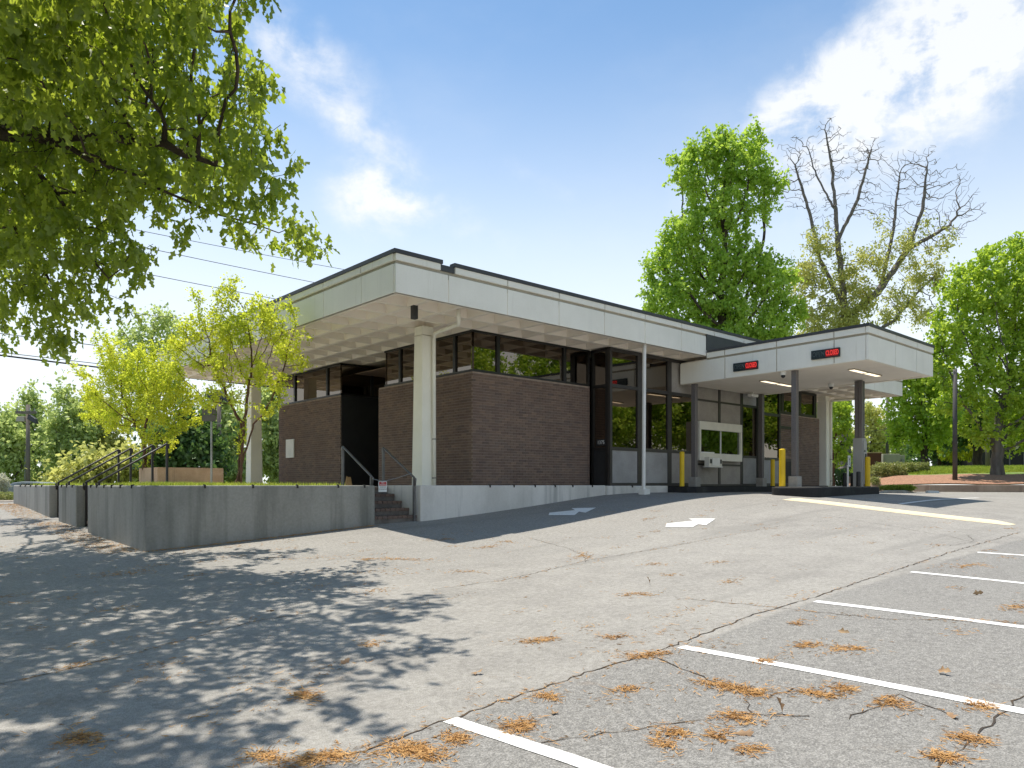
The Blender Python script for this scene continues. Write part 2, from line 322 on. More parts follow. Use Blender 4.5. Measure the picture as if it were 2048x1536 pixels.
def np_mesh(name, v, f, m, parent=None, loc=None, smooth=False):
    off = ORIG[parent] if parent else Vector(loc or (0, 0, 0)); v = np.asarray(v, float) - np.array(off); f = np.asarray(f, np.int32)
    me = bpy.data.meshes.new(name); k = f.shape[1]
    me.vertices.add(len(v)); me.vertices.foreach_set('co', v.astype(np.float32).ravel())
    me.loops.add(f.size); me.loops.foreach_set('vertex_index', f.ravel())
    me.polygons.add(len(f)); me.polygons.foreach_set('loop_start', np.arange(0, f.size, k, dtype=np.int32))
    if smooth: me.polygons.foreach_set('use_smooth', np.ones(len(f), bool))
    me.update(calc_edges=True); me.validate()
    o = bpy.data.objects.new(name, me); C.objects.link(o); ORIG[o] = off; me.materials.append(MATS[m])
    if parent: o.parent = parent
    else: o.location = off
    return o
def text_mesh(name, txt, size, m, parent, origin, right, up, depth=.004, align='CENTER', xs=1.0):
    cu = bpy.data.curves.new(name, 'FONT'); cu.body = txt; cu.size = size; cu.extrude = depth; cu.align_x = align; cu.align_y = 'CENTER'; cu.resolution_u = 3
    tmp = bpy.data.objects.new(name, cu); C.objects.link(tmp); bpy.context.view_layer.update()
    me = bpy.data.meshes.new_from_object(tmp.evaluated_get(bpy.context.evaluated_depsgraph_get()))
    bpy.data.objects.remove(tmp); r = Vector(right); u_ = Vector(up); n = r.cross(u_); o0 = Vector(origin); off = ORIG[parent]
    for v in me.vertices: v.co = o0 + r * v.co.x * xs + u_ * v.co.y + n * v.co.z - off
    me.materials.clear(); me.materials.append(MATS[m]); o = bpy.data.objects.new(name, me); C.objects.link(o); o.parent = parent; ORIG[o] = off
    return o
def copy_tree(o, parent=None, delta=(0, 0, 0)):
    c = o.copy(); C.objects.link(c)
    if parent: c.parent = parent
    else: c.location = Vector(o.location) + Vector(delta)
    for ch in list(o.children): copy_tree(ch, c)
    return c
def PX(px, py, d):                          # a sight line of the photograph, followed for d metres of depth
    t = (px - 1024) / 1485; s_ = (970 - py) / 1485
    return np.array((d * (CU * t + SU), d * (CU - SU * t), d * s_))
def PU(px, py, u):  t = (px - 1024) / 1485; return PX(px, py, u / (CU * t + SU))
def PV(px, py, v):  t = (px - 1024) / 1485; return PX(px, py, v / (CU - SU * t))

# ------------------------------------------------------------------ ground
CP = np.array([(2.439, 3.204, -1.2695), (4.548, 3.204, -1.1801), (6.633, 3.204, -1.0658), (8.936, 3.204, -0.9741), (11.254, 3.204, -0.8855), (4.548, 1.079, -1.1817), (6.633, 1.578, -1.0771), (2.439, 2.165, -1.2357),
    (3.45, 12.25, -1.022), (7.53, 12.25, -.767), (8.58, 12.25, -.728), (10.69, 12.25, -.569), (14.18, 12.25, -.25), (12.4, 12.25, -.41), (3.45, 15.86, -.90), (3.45, 16.8, -.83), (3.45, 18.4, -.785), (3.45, 19.4, -.732), (3.45, 23.1, -.524),
    (16, 8.4, -.32), (15.7, 3.85, -.71), (17.5, 5.72, -.49), (21.4, 5.75, -.41), (17.0, 9.3, -.245), (20.6, 8.2, -.24), (17.0, 11.4, -.21), (22, 11.4, -.24), (15, 11.0, -.25), (26, 10, -.27), (32.1, 12.8, -.29), (36.6, 8.7, -.28), (30, 4, -.45), (40, 3, -.4), (24, 2, -.58),
    (0, 0, -1.37), (10, 0, -1.03), (0, -10, -1.45), (20, 0, -.72), (20, -12, -.95), (40, -12, -.6), (-10, 5, -1.6), (-10, 12, -1.4), (-10, 25, -1.0), (-20, 12, -1.7), (4.7, 33.5, -.72), (20, 35, -.7), (40, 30, -.4), (-12, 38, -1.0), (20, 20, -.3), (30, 20, -.3), (7.5, 9.8, -.95)])
def tps_fit(p, z, lam=.002):
    n = len(p); d = np.linalg.norm(p[:, None] - p[None], axis=2); K = np.where(d > 0, d * d * np.log(d + 1e-9), 0) + lam * n * np.eye(n)
    Pm = np.c_[np.ones(n), p]; A = np.block([[K, Pm], [Pm.T, np.zeros((3, 3))]]); return np.linalg.solve(A, np.r_[z, np.zeros(3)])
SC_ = 10.0; TP = CP[:, :2] / SC_; TW = tps_fit(TP, CP[:, 2], 1e-5)
def gz(u, v):
    u = np.clip(np.atleast_1d(np.asarray(u, float)), -20, 42) / SC_; v = np.clip(np.atleast_1d(np.asarray(v, float)), -12, 38) / SC_
    q = np.stack([u.ravel(), v.ravel()], 1); d = np.linalg.norm(q[:, None] - TP[None], axis=2)
    return ((np.where(d > 0, d * d * np.log(d + 1e-9), 0)) @ TW[:len(TP)] + TW[-3] + q @ TW[-2:]).reshape(u.shape)
def g1(u, v): return float(gz(u, v)[0])
def PG(px, py):                              # where a sight line meets the paving
    lo, hi = .5, 80.0
    for _ in range(50):
        m = (lo + hi) / 2; q = PX(px, py, m)
        if q[2] > g1(q[0], q[1]): lo = m
        else: hi = m
    return PX(px, py, lo)
def sheet(name, us, vs_, zf, m, kind='structure', dz=0):
    U, V = np.meshgrid(us, vs_, indexing='ij'); Z = zf(U, V) + dz; n, k = U.shape; idx = np.arange(n * k).reshape(n, k)
    f = np.stack([idx[:-1, :-1], idx[1:, :-1], idx[1:, 1:], idx[:-1, 1:]], -1).reshape(-1, 4)
    o = np_mesh(name, np.stack([U, V, Z], -1).reshape(-1, 3), f, m, smooth=True); tag(o, kind=kind); return o
axu = np.unique(np.r_[np.arange(-30, -4, 2.), np.arange(-4, 24, .25), np.arange(24, 56, 2.)]); axv = np.unique(np.r_[np.arange(-30, -1, 2.), np.arange(-1, 18, .25), np.arange(18, 44, 2.)])
sheet('parking_lot', axu, axv, gz, 'asphalt')
far_ax = np.unique(np.r_[np.arange(-900, -60, 120.), np.arange(-60, 100, 10.), np.arange(100, 1001, 120.)])
sheet('ground', far_ax, far_ax, lambda U, V: gz(U, V) - .4 - .6 * np.exp(-((U - 12) ** 2 + (V - 8) ** 2) / 900), 'meadow')

def strip(name, a, b, w, m, dz=.004, label=None, n=24, raise_=0, taper=0):
    """a painted strip lying on the paving from a to b (plan points)"""
    a = np.array(a[:2], float); b = np.array(b[:2], float); d = (b - a) / np.linalg.norm(b - a); nrm = np.array((-d[1], d[0])); mb = MB(); vs_ = []; fs = []
    cols = [(-.5, 0), (.5, 0)] if not raise_ else [(-.5, 0), (-.42, .6), (-.2, .95), (.2, .95), (.42, .6), (.5, 0)]
    for i in range(n + 1):
        c = a + (b - a) * i / n
        for cc, hh in cols:
            q = c + nrm * cc * w * (1 + .05 * math.sin(i * 3.1 + cc)); e = min(1, min(i, n - i) / 1.5) if raise_ else 1
            vs_.append((q[0], q[1], g1(*q) + dz + raise_ * hh * e))
    k = len(cols)
    for i in range(n):
        for j in range(k - 1): fs.append((i * k + j, (i + 1) * k + j, (i + 1) * k + j + 1, i * k + j + 1))
    o = mb.add(vs_, fs).build(name, m, smooth=bool(raise_)); tag(o, kind='structure')
    return o
STALL_V = 3.98
for (x0, y0), (x1, y1) in (((900, 1440), (1190, 1536)), ((1362, 1294), (2048, 1424)), ((1630, 1203), (2048, 1255)), ((1822, 1144), (2048, 1167)), ((1955, 1105), (2048, 1111))):
    a = PG(x0, y0); b = PG(x1, y1); d = (b - a)[:2]; d /= np.linalg.norm(d); strip('parking_line', a, a[:2] + d * 5.2, .10, 'line_paint')
def arrow(pts):
    q = [PG(*p) for p in pts]; o = MB().add([(x, y, g1(x, y) + .008) for x, y, z in q], [tuple(range(len(q)))]).build('painted_arrow', 'line_paint'); tag(o, kind='structure')
arrow([(1331, 1055), (1333, 1048), (1387, 1042), (1377, 1038), (1431, 1038), (1412, 1051), (1396, 1049), (1385, 1055)])
arrow([(1097, 1031), (1099, 1026), (1150, 1021), (1143, 1017), (1192, 1016), (1171, 1026), (1158, 1024), (1149, 1031)])
strip('lane_line', PG(1800, 1008), PG(1958, 996), .10, 'line_paint')
# cracks: thin broken ribbons following the joints seen in the paving
def crack(pts, w, seed):
    rr = random.Random(seed); vs_ = []; fs = []; P3 = [PG(*p) for p in pts]; line = []
    for a, b in zip(P3[:-1], P3[1:]):
        n = max(2, int(np.linalg.norm(b - a) / .07))
        for i in range(n): line.append(a + (b - a) * i / n)
    line.append(P3[-1])
    for i, p in enumerate(line):
        d = line[min(i + 1, len(line) - 1)] - line[max(i - 1, 0)]; d = d[:2] / (np.linalg.norm(d[:2]) + 1e-9); nr = np.array((-d[1], d[0])); c = p[:2] + nr * rr.gauss(0, .012); ww = w * rr.uniform(.25, 1.2)
        for s_ in (-1, 1): q = c + nr * s_ * ww / 2; vs_.append((q[0], q[1], g1(*q) + .0035))
    for i in range(len(line) - 1): fs.append((2 * i, 2 * i + 2, 2 * i + 3, 2 * i + 1))
    return vs_, fs
ck = MB()
CRACKS = [([(700, 1510), (1000, 1404), (1362, 1285), (1500, 1232), (1630, 1195), (1760, 1150), (1900, 1105), (2040, 1065)], .022), ([(0, 1370), (250, 1312), (500, 1245), (620, 1225)], .018), ([(860, 1180), (1010, 1160), (1170, 1122), (1330, 1095), (1560, 1052)], .014),
    ([(1060, 1076), (1130, 1095), (1165, 1108), (1172, 1125)], .012), ([(1300, 1312), (1420, 1360), (1500, 1385), (1540, 1394), (1590, 1378)], .02), ([(1080, 1484), (1240, 1464), (1400, 1440), (1500, 1428), (1620, 1436)], .014), ([(1350, 1196), (1500, 1210), (1640, 1225), (1790, 1240), (1900, 1240), (2048, 1248)], .014),
    ([(1640, 1028), (1780, 1052), (1900, 1073), (1960, 1088)], .014), ([(1700, 1440), (1800, 1390), (1920, 1440)], .014), ([(1870, 1536), (1940, 1480), (2000, 1430), (2048, 1392)], .02), ([(1935, 1070), (1950, 1083), (1900, 1092)], .014), ([(1500, 1428), (1490, 1400), (1540, 1394)], .012)]
for i, (p, w) in enumerate(CRACKS): ck.add(*crack(p, w * .62, i))
tag(ck.build('pavement_crack', 'crack'), kind='structure')
sb = strip('speed_bump', PG(1572, 999), PG(2026, 1050), .31, 'bump_paint', n=30, raise_=.05)
del sb['kind']; tag(sb, 'long pale yellow speed bump lying across the sunlit lot', 'speed bump')

# ------------------------------------------------------------------ the building
PZ = -.03                                      # level of the paved terrace and floors
U0, V0, U1, V1 = 7.44, 11.42, 31.0, 25.2       # roof edges
ZS, ZT = 3.5, 4.29                             # soffit, roof top
MOD = 1.517
bank = thing('bank_building', 'low brown brick bank with white flat roof and bronze windows', 'building', (19, 18, PZ))
CU0, CU1, CV0 = 17.38, 21.44, 7.14             # drive-through canopy edges
def roof():
    deck = MB(); deck.box(U0 + .10, U1 - .10, V0 + .10, V1 - .10, 3.86, 4.16); dk = deck.build('roof', 'roof_membrane', bank)
    # waffle soffit: ribs, tapered recesses
    nu, nv = 31, 18; e = .085; pu = (U1 - U0 - 2 * e) / nu; pv = (V1 - V0 - 2 * e) / nv; r = .045; ins = .08; dep = .30; vs_ = []; fs = []
    def q(a, b, c, d): k = len(vs_); vs_.extend((a, b, c, d)); fs.append((k, k + 1, k + 2, k + 3))
    for i in range(nu):
        for j in range(nv):
            a, b = U0 + e + i * pu, U0 + e + (i + 1) * pu; c, d = V0 + e + j * pv, V0 + e + (j + 1) * pv
            if 17.2 < (a + b) / 2 < 21.7 and c < 12.25 and 0: continue
            o = [(a, c, ZS), (b, c, ZS), (b, d, ZS), (a, d, ZS)]; m_ = [(a + r, c + r, ZS), (b - r, c + r, ZS), (b - r, d - r, ZS), (a + r, d - r, ZS)]
            inside = a > 11.2 and b < 27.3 and c > 14.0 and d < 22.4
            if inside: q(*reversed(o)); continue
            t_ = [(a + r + ins, c + r + ins, ZS + dep), (b - r - ins, c + r + ins, ZS + dep), (b - r - ins, d - r - ins, ZS + dep), (a + r + ins, d - r - ins, ZS + dep)]
            for k in range(4):
                l = (k + 1) % 4; q(o[k], m_[k], m_[l], o[l]); q(m_[k], t_[k], t_[l], m_[l])
            q(t_[3], t_[2], t_[1], t_[0])
    mb = MB().add(vs_, fs); mb.box(U0 + .015, U1 - .015, V0 + .015, V0 + e, ZS, ZS + .45); mb.box(U0 + .015, U1 - .015, V1 - e, V1 - .015, ZS, ZS + .45)
    mb.box(U0 + .015, U0 + e, V0 + e, V1 - e, ZS, ZS + .45); mb.box(U1 - e, U1 - .015, V0 + e, V1 - e, ZS, ZS + .45)
    mb.build('waffle_soffit', 'soffit', dk)
    core = MB()                                  # backing that shows in the joints
    for x0, x1, y0, y1 in ((U0 + .03, CU0 - .0, V0 + .03, V0 + .12), (CU1, U1 - .03, V0 + .03, V0 + .12), (U0 + .03, U1 - .03, V1 - .12, V1 - .03), (U0 + .03, U0 + .12, V0 + .12, V1 - .12), (U1 - .12, U1 - .03, V0 + .12, V1 - .12)): core.box(x0, x1, y0, y1, ZS + .012, 4.20)
    core.box(CU0, CU1, V0 + .03, V0 + .12, 3.74, 4.20); core.build('fascia_backing', 'groove', dk)
    g = .011
    def panel(a0, a1, side, z0, z1, name, out=0):
        m = MB(); a0 += g; a1 -= g; o_ = out
        if side == 'front': m.box(a0, a1, V0 - o_, V0 + .06, z0, z1)
        if side == 'back': m.box(a0, a1, V1 - .06, V1 + o_, z0, z1)
        if side == 'left': m.box(U0 - o_, U0 + .06, a0, a1, z0, z1)
        if side == 'right': m.box(U1 - .06, U1 + o_, a0, a1, z0, z1)
        m.build(name, 'white_concrete', dk, bevel=.006)
    su = [U0] + [8.65 + MOD * k for k in range(14)] + [U1]; sv = [V0 + .0605] + [12.61 + MOD * k for k in range(8)] + [V1 - .0605]
    for k in range(len(su) - 1):
        a, b = su[k], su[k + 1]
        for side in ('front', 'back'):
            aa, bb = a, b
            if side == 'front' and a < CU1 and b > CU0:
                if a < CU0: panel(a, CU0, side, ZS, 4.03, 'fascia_panel')
                if b > CU1: panel(CU1, b, side, ZS, 4.03, 'fascia_panel')
            else: panel(a, b, side, ZS, 4.03, 'fascia_panel')
            if side == 'front' and k == 0: panel(a, 8.47, side, 4.09, 4.215, 'fascia_strip', .012)
            elif side == 'front' and k == 1: panel(8.80, b, side, 4.09, 4.215, 'fascia_strip', .012)
            else: panel(a, b, side, 4.09, 4.215, 'fascia_strip', .012)
    for k in range(len(sv) - 1):
        for side in ('left', 'right'): panel(sv[k], sv[k + 1], side, ZS, 4.03, 'fascia_panel'); panel(sv[k], sv[k + 1], side, 4.09, 4.215, 'fascia_strip', .012)
    cp = MB(); z0, z1 = 4.217, ZT
    cp.box(U0 - .03, 8.50, V0 - .03, V0 + .13, z0, z1); cp.box(8.78, U1 + .03, V0 - .03, V0 + .13, z0, z1); cp.box(U0 - .03, U1 + .03, V1 - .13, V1 + .03, z0, z1)
    cp.box(U0 - .03, U0 + .13, V0 + .13, V1 - .13, z0, z1); cp.box(U1 - .13, U1 + .03, V0 + .13, V1 - .13, z0, z1); cp.build('coping', 'roof_metal', dk)
    bx('scupper', 'roof_metal', dk, 8.475, 8.795, V0 + .005, V0 + .24, 4.095, 4.21)
    bx('flashing', 'roof_metal', dk, CU0 + .004, CU1 - .004, V0 - .01, V0 + .028, 3.66, 4.085)
    return dk
ROOF = roof()
# --- columns with downspouts
def column(u, v, w0=.39, w1=.31, pipe=None):
    m = MB(); a, b = w0 / 2, w1 / 2; zc = 3.30
    m.hexa([(u - a, v - a, PZ), (u + a, v - a, PZ), (u + a, v + a, PZ), (u - a, v + a, PZ)], [(u - b, v - b, zc), (u + b, v - b, zc), (u + b, v + b, zc), (u - b, v + b, zc)])
    c = m.build('column', 'column_paint', bank, bevel=.012); bx('capital', 'column_paint', c, u - .15, u + .15, v - .15, v + .15, zc + .012, ZS - .002)
    if pipe:
        p = MB().tube(pipe, .042, 10); p.build('downspout', 'column_paint', c, smooth=True)
        e = pipe[-1]; MB().tube([(e[0], e[1], e[2] + .16), (e[0], e[1], e[2] + .19)], .049, 10).build('pipe_clip', 'joint', c); MB().tube([(e[0], e[1], 1.0), (e[0], e[1], 1.025)], .049, 10).build('pipe_clip', 'joint', c)
    return c
cu_, cv_ = 9.594, 13.565
column(cu_, cv_, pipe=[(9.36, 12.02, 3.66), (9.36, 12.02, 3.42), (9.40, 12.07, 3.345), (9.47, 12.16, 3.33), (9.69, 13.26, 3.345), (9.70, 13.325, 3.30), (9.70, 13.335, 3.2), (9.70, 13.325, PZ + .01)])
column(9.594, 22.73)
column(28.85, 13.57, .42, .38, pipe=[(29.4, 12.0, 3.6), (29.4, 12.02, 3.36), (28.97, 13.28, 3.34), (28.95, 13.32, 3.25), (28.95, 13.32, PZ + .01)]); column(28.85, 22.73)
# --- brick walls made of separate bricks
BH, BL, BT = .0637, .191, .055
HB = 2.555
ALLB = []                                      # (projected size, wall, box)
def brick_wall(plane, c, a0, a1, z0, z1, out, cap=True, thick=.20, name='brick_wall'):
    """plane 'v': face at v=c looking along out (+1/-1); a runs along the other axis"""
    m = MB(); i0, i1 = (c - out * .008, c - out * thick)
    if plane == 'v': m.box(a0 + .004, a1 - .004, i0, i1, z0, z1)
    else: m.box(i0, i1, a0 + .004, a1 - .004, z0, z1)
    w = m.build(name, 'mortar', bank); nrow = int((z1 - z0) / BH)
    for k in range(nrow):
        z = z0 + k * BH + .005; a = a0 - (BL / 2 if k % 2 else 0)
        while a < a1 - .03:
            p, q = max(a + .0045, a0 + .001), min(a + BL - .0045, a1 - .001)
            if q - p > .03:
                j = random.uniform(-.0015, .0015); f0 = c + out * (j); b = (p, q, f0, c - out * .03, z, z + BT) if plane == 'v' else (f0, c - out * .03, p, q, z, z + BT)
                mid = np.array(((b[0] + b[1]) / 2, (b[2] + b[3]) / 2, z)); dd = mid[0] * SU + mid[1] * CU
                nrm = np.array((0, out, 0)) if plane == 'v' else np.array((out, 0, 0)); fac = abs(np.dot(mid, nrm)) / np.linalg.norm(mid); facing = np.dot(mid, nrm) < 0
                X = (mid[0] * CU - mid[1] * SU) / dd; hid = .0
                ALLB.append(((q - p) * fac / dd ** 2 if facing and abs(X) < .69 else 0, w, b))
            a += BL
    return w
WU, WV = 10.495, 12.967
brick_wall('v', WV, WU, 14.40, PZ, HB, -1)
brick_wall('u', WU, WV + .034, 16.90, PZ, HB, -1)
bx('entrance_panel', 'dark_panel', bank, WU + .205, 12.6, 16.72, 16.899, PZ, HB)
brick_wall('u', WU, 18.93, 22.93, PZ, HB, -1)
bx('entrance_panel', 'dark_panel', bank, WU + .03, 12.6, 18.901, 19.08, PZ, HB)
BV2 = 13.3
brick_wall('v', BV2, 24.0, 27.9, PZ, HB, -1)
brick_wall('u', 27.9, BV2 + .034, 18.0, PZ, HB, 1)
def emit_bricks():
    order = sorted(range(len(ALLB)), key=lambda i: -ALLB[i][0]); top = set(order[:300]); rest = {}
    cache = {}
    for i, (s_, w, b) in enumerate(ALLB):
        if i in top and s_ > 0:
            c = ((b[0] + b[1]) / 2, (b[2] + b[3]) / 2, (b[4] + b[5]) / 2); h = (abs(b[1] - b[0]) / 2, abs(b[3] - b[2]) / 2, (b[5] - b[4]) / 2); key = tuple(round(x, 3) for x in h)
            if key not in cache:
                cache[key] = MB().box(-h[0], h[0], -h[1], h[1], -h[2], h[2]); me = bpy.data.meshes.new('brick'); me.from_pydata(cache[key].v, [], cache[key].f); me.update(); me.materials.append(MATS['brick']); cache[key] = me
            o = bpy.data.objects.new('brick', cache[key]); C.objects.link(o); o.parent = w; o.location = Vector(c) - ORIG[w]
        else: rest.setdefault(w, MB()).box(*b)
    for w, m in rest.items(): tag(m.build('brickwork', 'brick', w), kind='stuff')
emit_bricks()
# --- glazing
def window(plane, c, a0, a1, z0, z1, out, bars='LRTB', fw=.05, dep=.09, glass='bronze_glass', frame='black_frame', rails=(), name='window', parent=None, infill=None):
    m = MB()
    def b(p, q, r, s_, d0=0, d1=dep):
        if plane == 'v': m.box(p, q, c - out * d0, c - out * d1, r, s_)
        else: m.box(c - out * d0, c - out * d1, p, q, r, s_)
    tz = z1 - (fw if 'T' in bars else 0); bz = z0 + (fw if 'B' in bars else 0)
    if 'T' in bars: b(a0, a1, z1 - fw, z1)
    if 'B' in bars: b(a0, a1, z0, z0 + fw)
    if 'L' in bars: b(a0, a0 + fw, bz, tz, .002, dep - .002)
    if 'R' in bars: b(a1 - fw, a1, bz, tz, .002, dep - .002)
    i0 = a0 + (fw if 'L' in bars else 0); i1 = a1 - (fw if 'R' in bars else 0)
    for r in rails: b(i0, i1, r - fw / 2, r + fw / 2, .004, dep - .004)
    f = m.build(name, frame, parent or bank); zs = [bz] + [x for r in rails for x in (r - fw / 2, r + fw / 2)] + [tz]
    for k in range(0, len(zs), 2):
        p = MB(); d = dep * .45; mt = (infill or {}).get(k // 2, glass); d2 = d + .008
        if mt not in ('bronze_glass', 'clear_glass'): d, d2 = dep * .25, dep * .8
        if plane == 'v': p.box(i0, i1, c - out * d, c - out * d2, zs[k], zs[k + 1])
        else: p.box(c - out * d, c - out * d2, i0, i1, zs[k], zs[k + 1])
        p.build('pane' if mt.endswith('glass') else 'panel', mt, f)
    return f
HT = ZS - .004
# ribbon windows above the corner brick block
window('v', WV + .01, WU, 11.282, HB + .01, HT, -1, 'RTB', .045); window('v', WV + .01, 11.282, 13.498, HB + .01, HT, -1, 'LRTB', .045); window('v', WV + .01, 13.498, 14.42, HB + .01, HT, -1, 'LRTB', .045)
window('u', WU + .01, WV + .012, 13.665, HB + .01, HT, -1, 'RTB', .045); window('u', WU + .01, 13.665, 15.931, HB + .01, HT, -1, 'LRTB', .045); window('u', WU + .01, 15.931, 16.635, HB + .01, HT, -1, 'LTB', .045)
window('v', 16.635, WU + .03, 12.6, HB + .01, HT, 1, 'TB', .045)
# ribbon windows above the second brick block, left of the entrance
window('u', WU + .01, 18.93, 19.75, HB + .01, HT - .03, -1, 'RTB', .045); window('u', WU + .01, 19.75, 21.85, HB + .01, HT - .03, -1, 'LRTB', .045); window('u', WU + .01, 21.85, 22.9, HB + .01, HT - .03, -1, 'LTB', .045)
window('v', 18.93, WU + .03, 11.55, HB + .01, HT - .03, -1, 'RTB', .045); window('v', 18.93, 11.55, 12.6, HB + .01, HT - .03, -1, 'LRTB', .045)
# entrance at the back of the recess
for a, b in ((16.9, 17.9), (17.9, 18.9)):
    d = window('u', 12.6, a, b, PZ, 2.35, -1, 'LRTB', .09, name='door'); MB().tube([(12.54, (b - .16 if a < 17 else a + .16), .9), (12.54, (b - .16 if a < 17 else a + .16), 1.4)], .015).build('handle', 'rail_grey', d)
window('u', 12.6, 16.9, 18.9, 2.35, HT, -1, 'LRTB', .07)
# tall glazed bay that stands forward of the brick
GV = 12.32; GU = 14.46
window('u', GU, GV + .095, WV - .002, PZ, HT, -1, 'LRTB', .075, rails=(.93, 2.54), infill={0: 'dark_panel'}, name='window')
nb = [x for x in bank.children if x.name.startswith('window')][-1]
text_mesh('street_number', '1375', .135, 'sign_white', nb, (GU - .006, 12.63, 1.09), (0, -1, 0), (0, 0, 1), .002, xs=.9)
bx('number_plate', 'black_plastic', nb, GU - .003, GU + .02, 12.46, 12.8, 1.0, 1.18)
for a, b, inf in ((GU, 15.66, {0: 'stucco_grey'}), (15.66, 16.98, {0: 'stucco_grey'}), (16.98, 18.20, {0: 'stucco', 2: 'stucco'})):
    window('v', GV, a, b, PZ, HT, -1, 'LRTB', .085, rails=(.93, 2.54), infill=inf, frame='bronze_frame')
# rendered panels round the drive-through window
for a, b in ((18.20, 19.46), (19.46, 20.70)):
    f = window('v', GV, a, b, PZ, HT, -1, 'LRTB', .055, rails=(.60, 2.47), infill={0: 'stucco', 1: 'stucco', 2: 'stucco'}, name='wall_panel', frame='bronze_frame')
window('v', GV, 20.70, 21.66, PZ, HT, -1, 'LRTB', .07, rails=(.88, 2.47), infill={0: 'stucco_grey', 2: 'stucco_grey'}, frame='black_frame')
window('v', GV, 21.66, 23.10, PZ, HT, -1, 'LRTB', .085, rails=(.85, 2.3), infill={0: 'stucco_grey'}, frame='black_frame')
window('u', 23.10, GV + .095, BV2 - .002, PZ, HT, 1, 'LRTB', .07, rails=(.9,), frame='black_frame')
# far brick block: ribbon window and a door in it
for a, b in ((23.2, 25.1), (25.1, 26.4), (26.4, 27.6)): window('v', BV2 + .01, a, b, HB + .01, HT, -1, 'LRTB', .09)
d = window('v', BV2 - .03, 24.05, 25.9, PZ, 2.12, -1, 'LRTB', .1, name='door', rails=(.9,), frame='black_frame', dep=.08, infill={0: 'dark_panel'})
MB().tube([(25.7, BV2 - .09, .85), (25.7, BV2 - .09, 1.3)], .015).build('handle', 'rail_grey', d)
# the other two sides, glazed full height, seen only through the building
for k in range(6): window('v', 22.93, 10.7 + k * 2.85, 10.7 + (k + 1) * 2.85, PZ, HT, 1, 'LRTB', .07, rails=(.6,))
for k in range(2): window('u', 27.9, 18.0 + k * 2.46, 18.0 + (k + 1) * 2.46, PZ, HT, 1, 'LRTB', .07)
window('u', 27.89, BV2 + .1, 18.0, HB + .01, HT, 1, 'LRTB', .07)
bx('floor', 'carpet', bank, WU + .02, 27.88, 12.95, 22.92, PZ - .2, PZ + .005); bx('floor', 'carpet', bank, GU + .05, 23.05, GV + .06, 12.949, PZ - .2, PZ + .005)
bx('ceiling', 'ceiling_tan', bank, 11.0, 27.4, 14.2, 22.3, 3.2, 3.22); bx('interior_wall', 'inner_wall', bank, 12.62, 12.75, 16.7, 19.1, PZ + .01, 3.19); bx('interior_wall', 'inner_wall', bank, 18.3, 24.2, 15.5, 15.62, PZ + .01, 3.19)
bx('teller_counter', 'inner_wall', bank, 14.5, 17.5, 18.6, 19.3, PZ + .01, 1.1); bx('interior_pier', 'soffit', bank, 15.55, 15.9, 14.3, 14.65, PZ + .01, 3.19)
# drive-through teller window: a white box standing out from the panels
def teller():
    v = GV - .19; a0, a1, z0, z1 = 18.13, 20.40, .705, 1.83; m = MB()
    m.box(a0, a1, v, GV - .002, z1 - .235, z1); m.box(a0, a1, v, GV - .002, z0, z0 + .215); m.box(a0, a0 + .085, v + .002, GV - .002, z0 + .215, z1 - .235); m.box(a1 - .085, a1, v + .002, GV - .002, z0 + .215, z1 - .235)
    w = m.build('teller_window', 'cream_metal', bank, bevel=.008); mid = 19.29
    bx('pane', 'clear_glass', w, a0 + .085, mid - .015, v + .06, v + .07, z0 + .215, z1 - .235); bx('pane', 'clear_glass', w, mid + .015, a1 - .085, v + .06, v + .07, z0 + .215, z1 - .235); bx('mullion', 'white_metal', w, mid - .015, mid + .015, v + .04, v + .09, z0 + .215, z1 - .235)
    bx('ledge', 'white_metal', w, a0 + .09, 18.9, v + .012, v + .055, z0 + .217, z0 + .25)
    bx('backing', 'black_plastic', w, a0 + .1, a1 - .1, GV - .03, GV - .006, z0 + .2, z1 - .2)
    b = bx('deal_drawer', 'cream_metal', w, 18.36, 19.02, v - .17, v - .002, .53, .80, bevel=.01); bx('drawer_door', 'white_metal', b, 18.50, 18.86, v - .19, v - .172, .555, .78); bx('speaker_grille', 'black_plastic', b, 18.39, 18.475, v - .18, v - .172, .62, .74); bx('speaker_grille', 'black_plastic', b, 18.91, 18.985, v - .18, v - .172, .62, .74)
    bx('drawer_shelf', 'white_metal', b, 18.26, 18.96, v - .23, v - .01, .508, .528)
teller()
MB().tube([(14.89, 11.56, ZS + .12), (14.89, 11.58, 3.3), (14.89, 11.60, .0), (14.89, 11.60, -.09), (14.95, 11.55, -.16)], .048, 12).build('downspout', 'white_metal', bank, smooth=True)
bx('pipe_shoe', 'white_metal', bank, 14.80, 15.02, 11.50, 11.69, g1(14.9, 11.6) - .05, -.10)
MB().tube([(21.74, 12.22, 2.84), (21.76, 12.22, PZ)], .055, 10).build('downspout', 'column_paint', bank, smooth=True)
bx('plaque', 'white_metal', bank, WU - .035, WU - .002, 21.80, 22.35, .86, 1.44, bevel=.005)
bx('soffit_lamp', 'black_plastic', bank, 8.24, 8.35, 12.0, 12.11, 3.24, 3.52, bevel=.01)

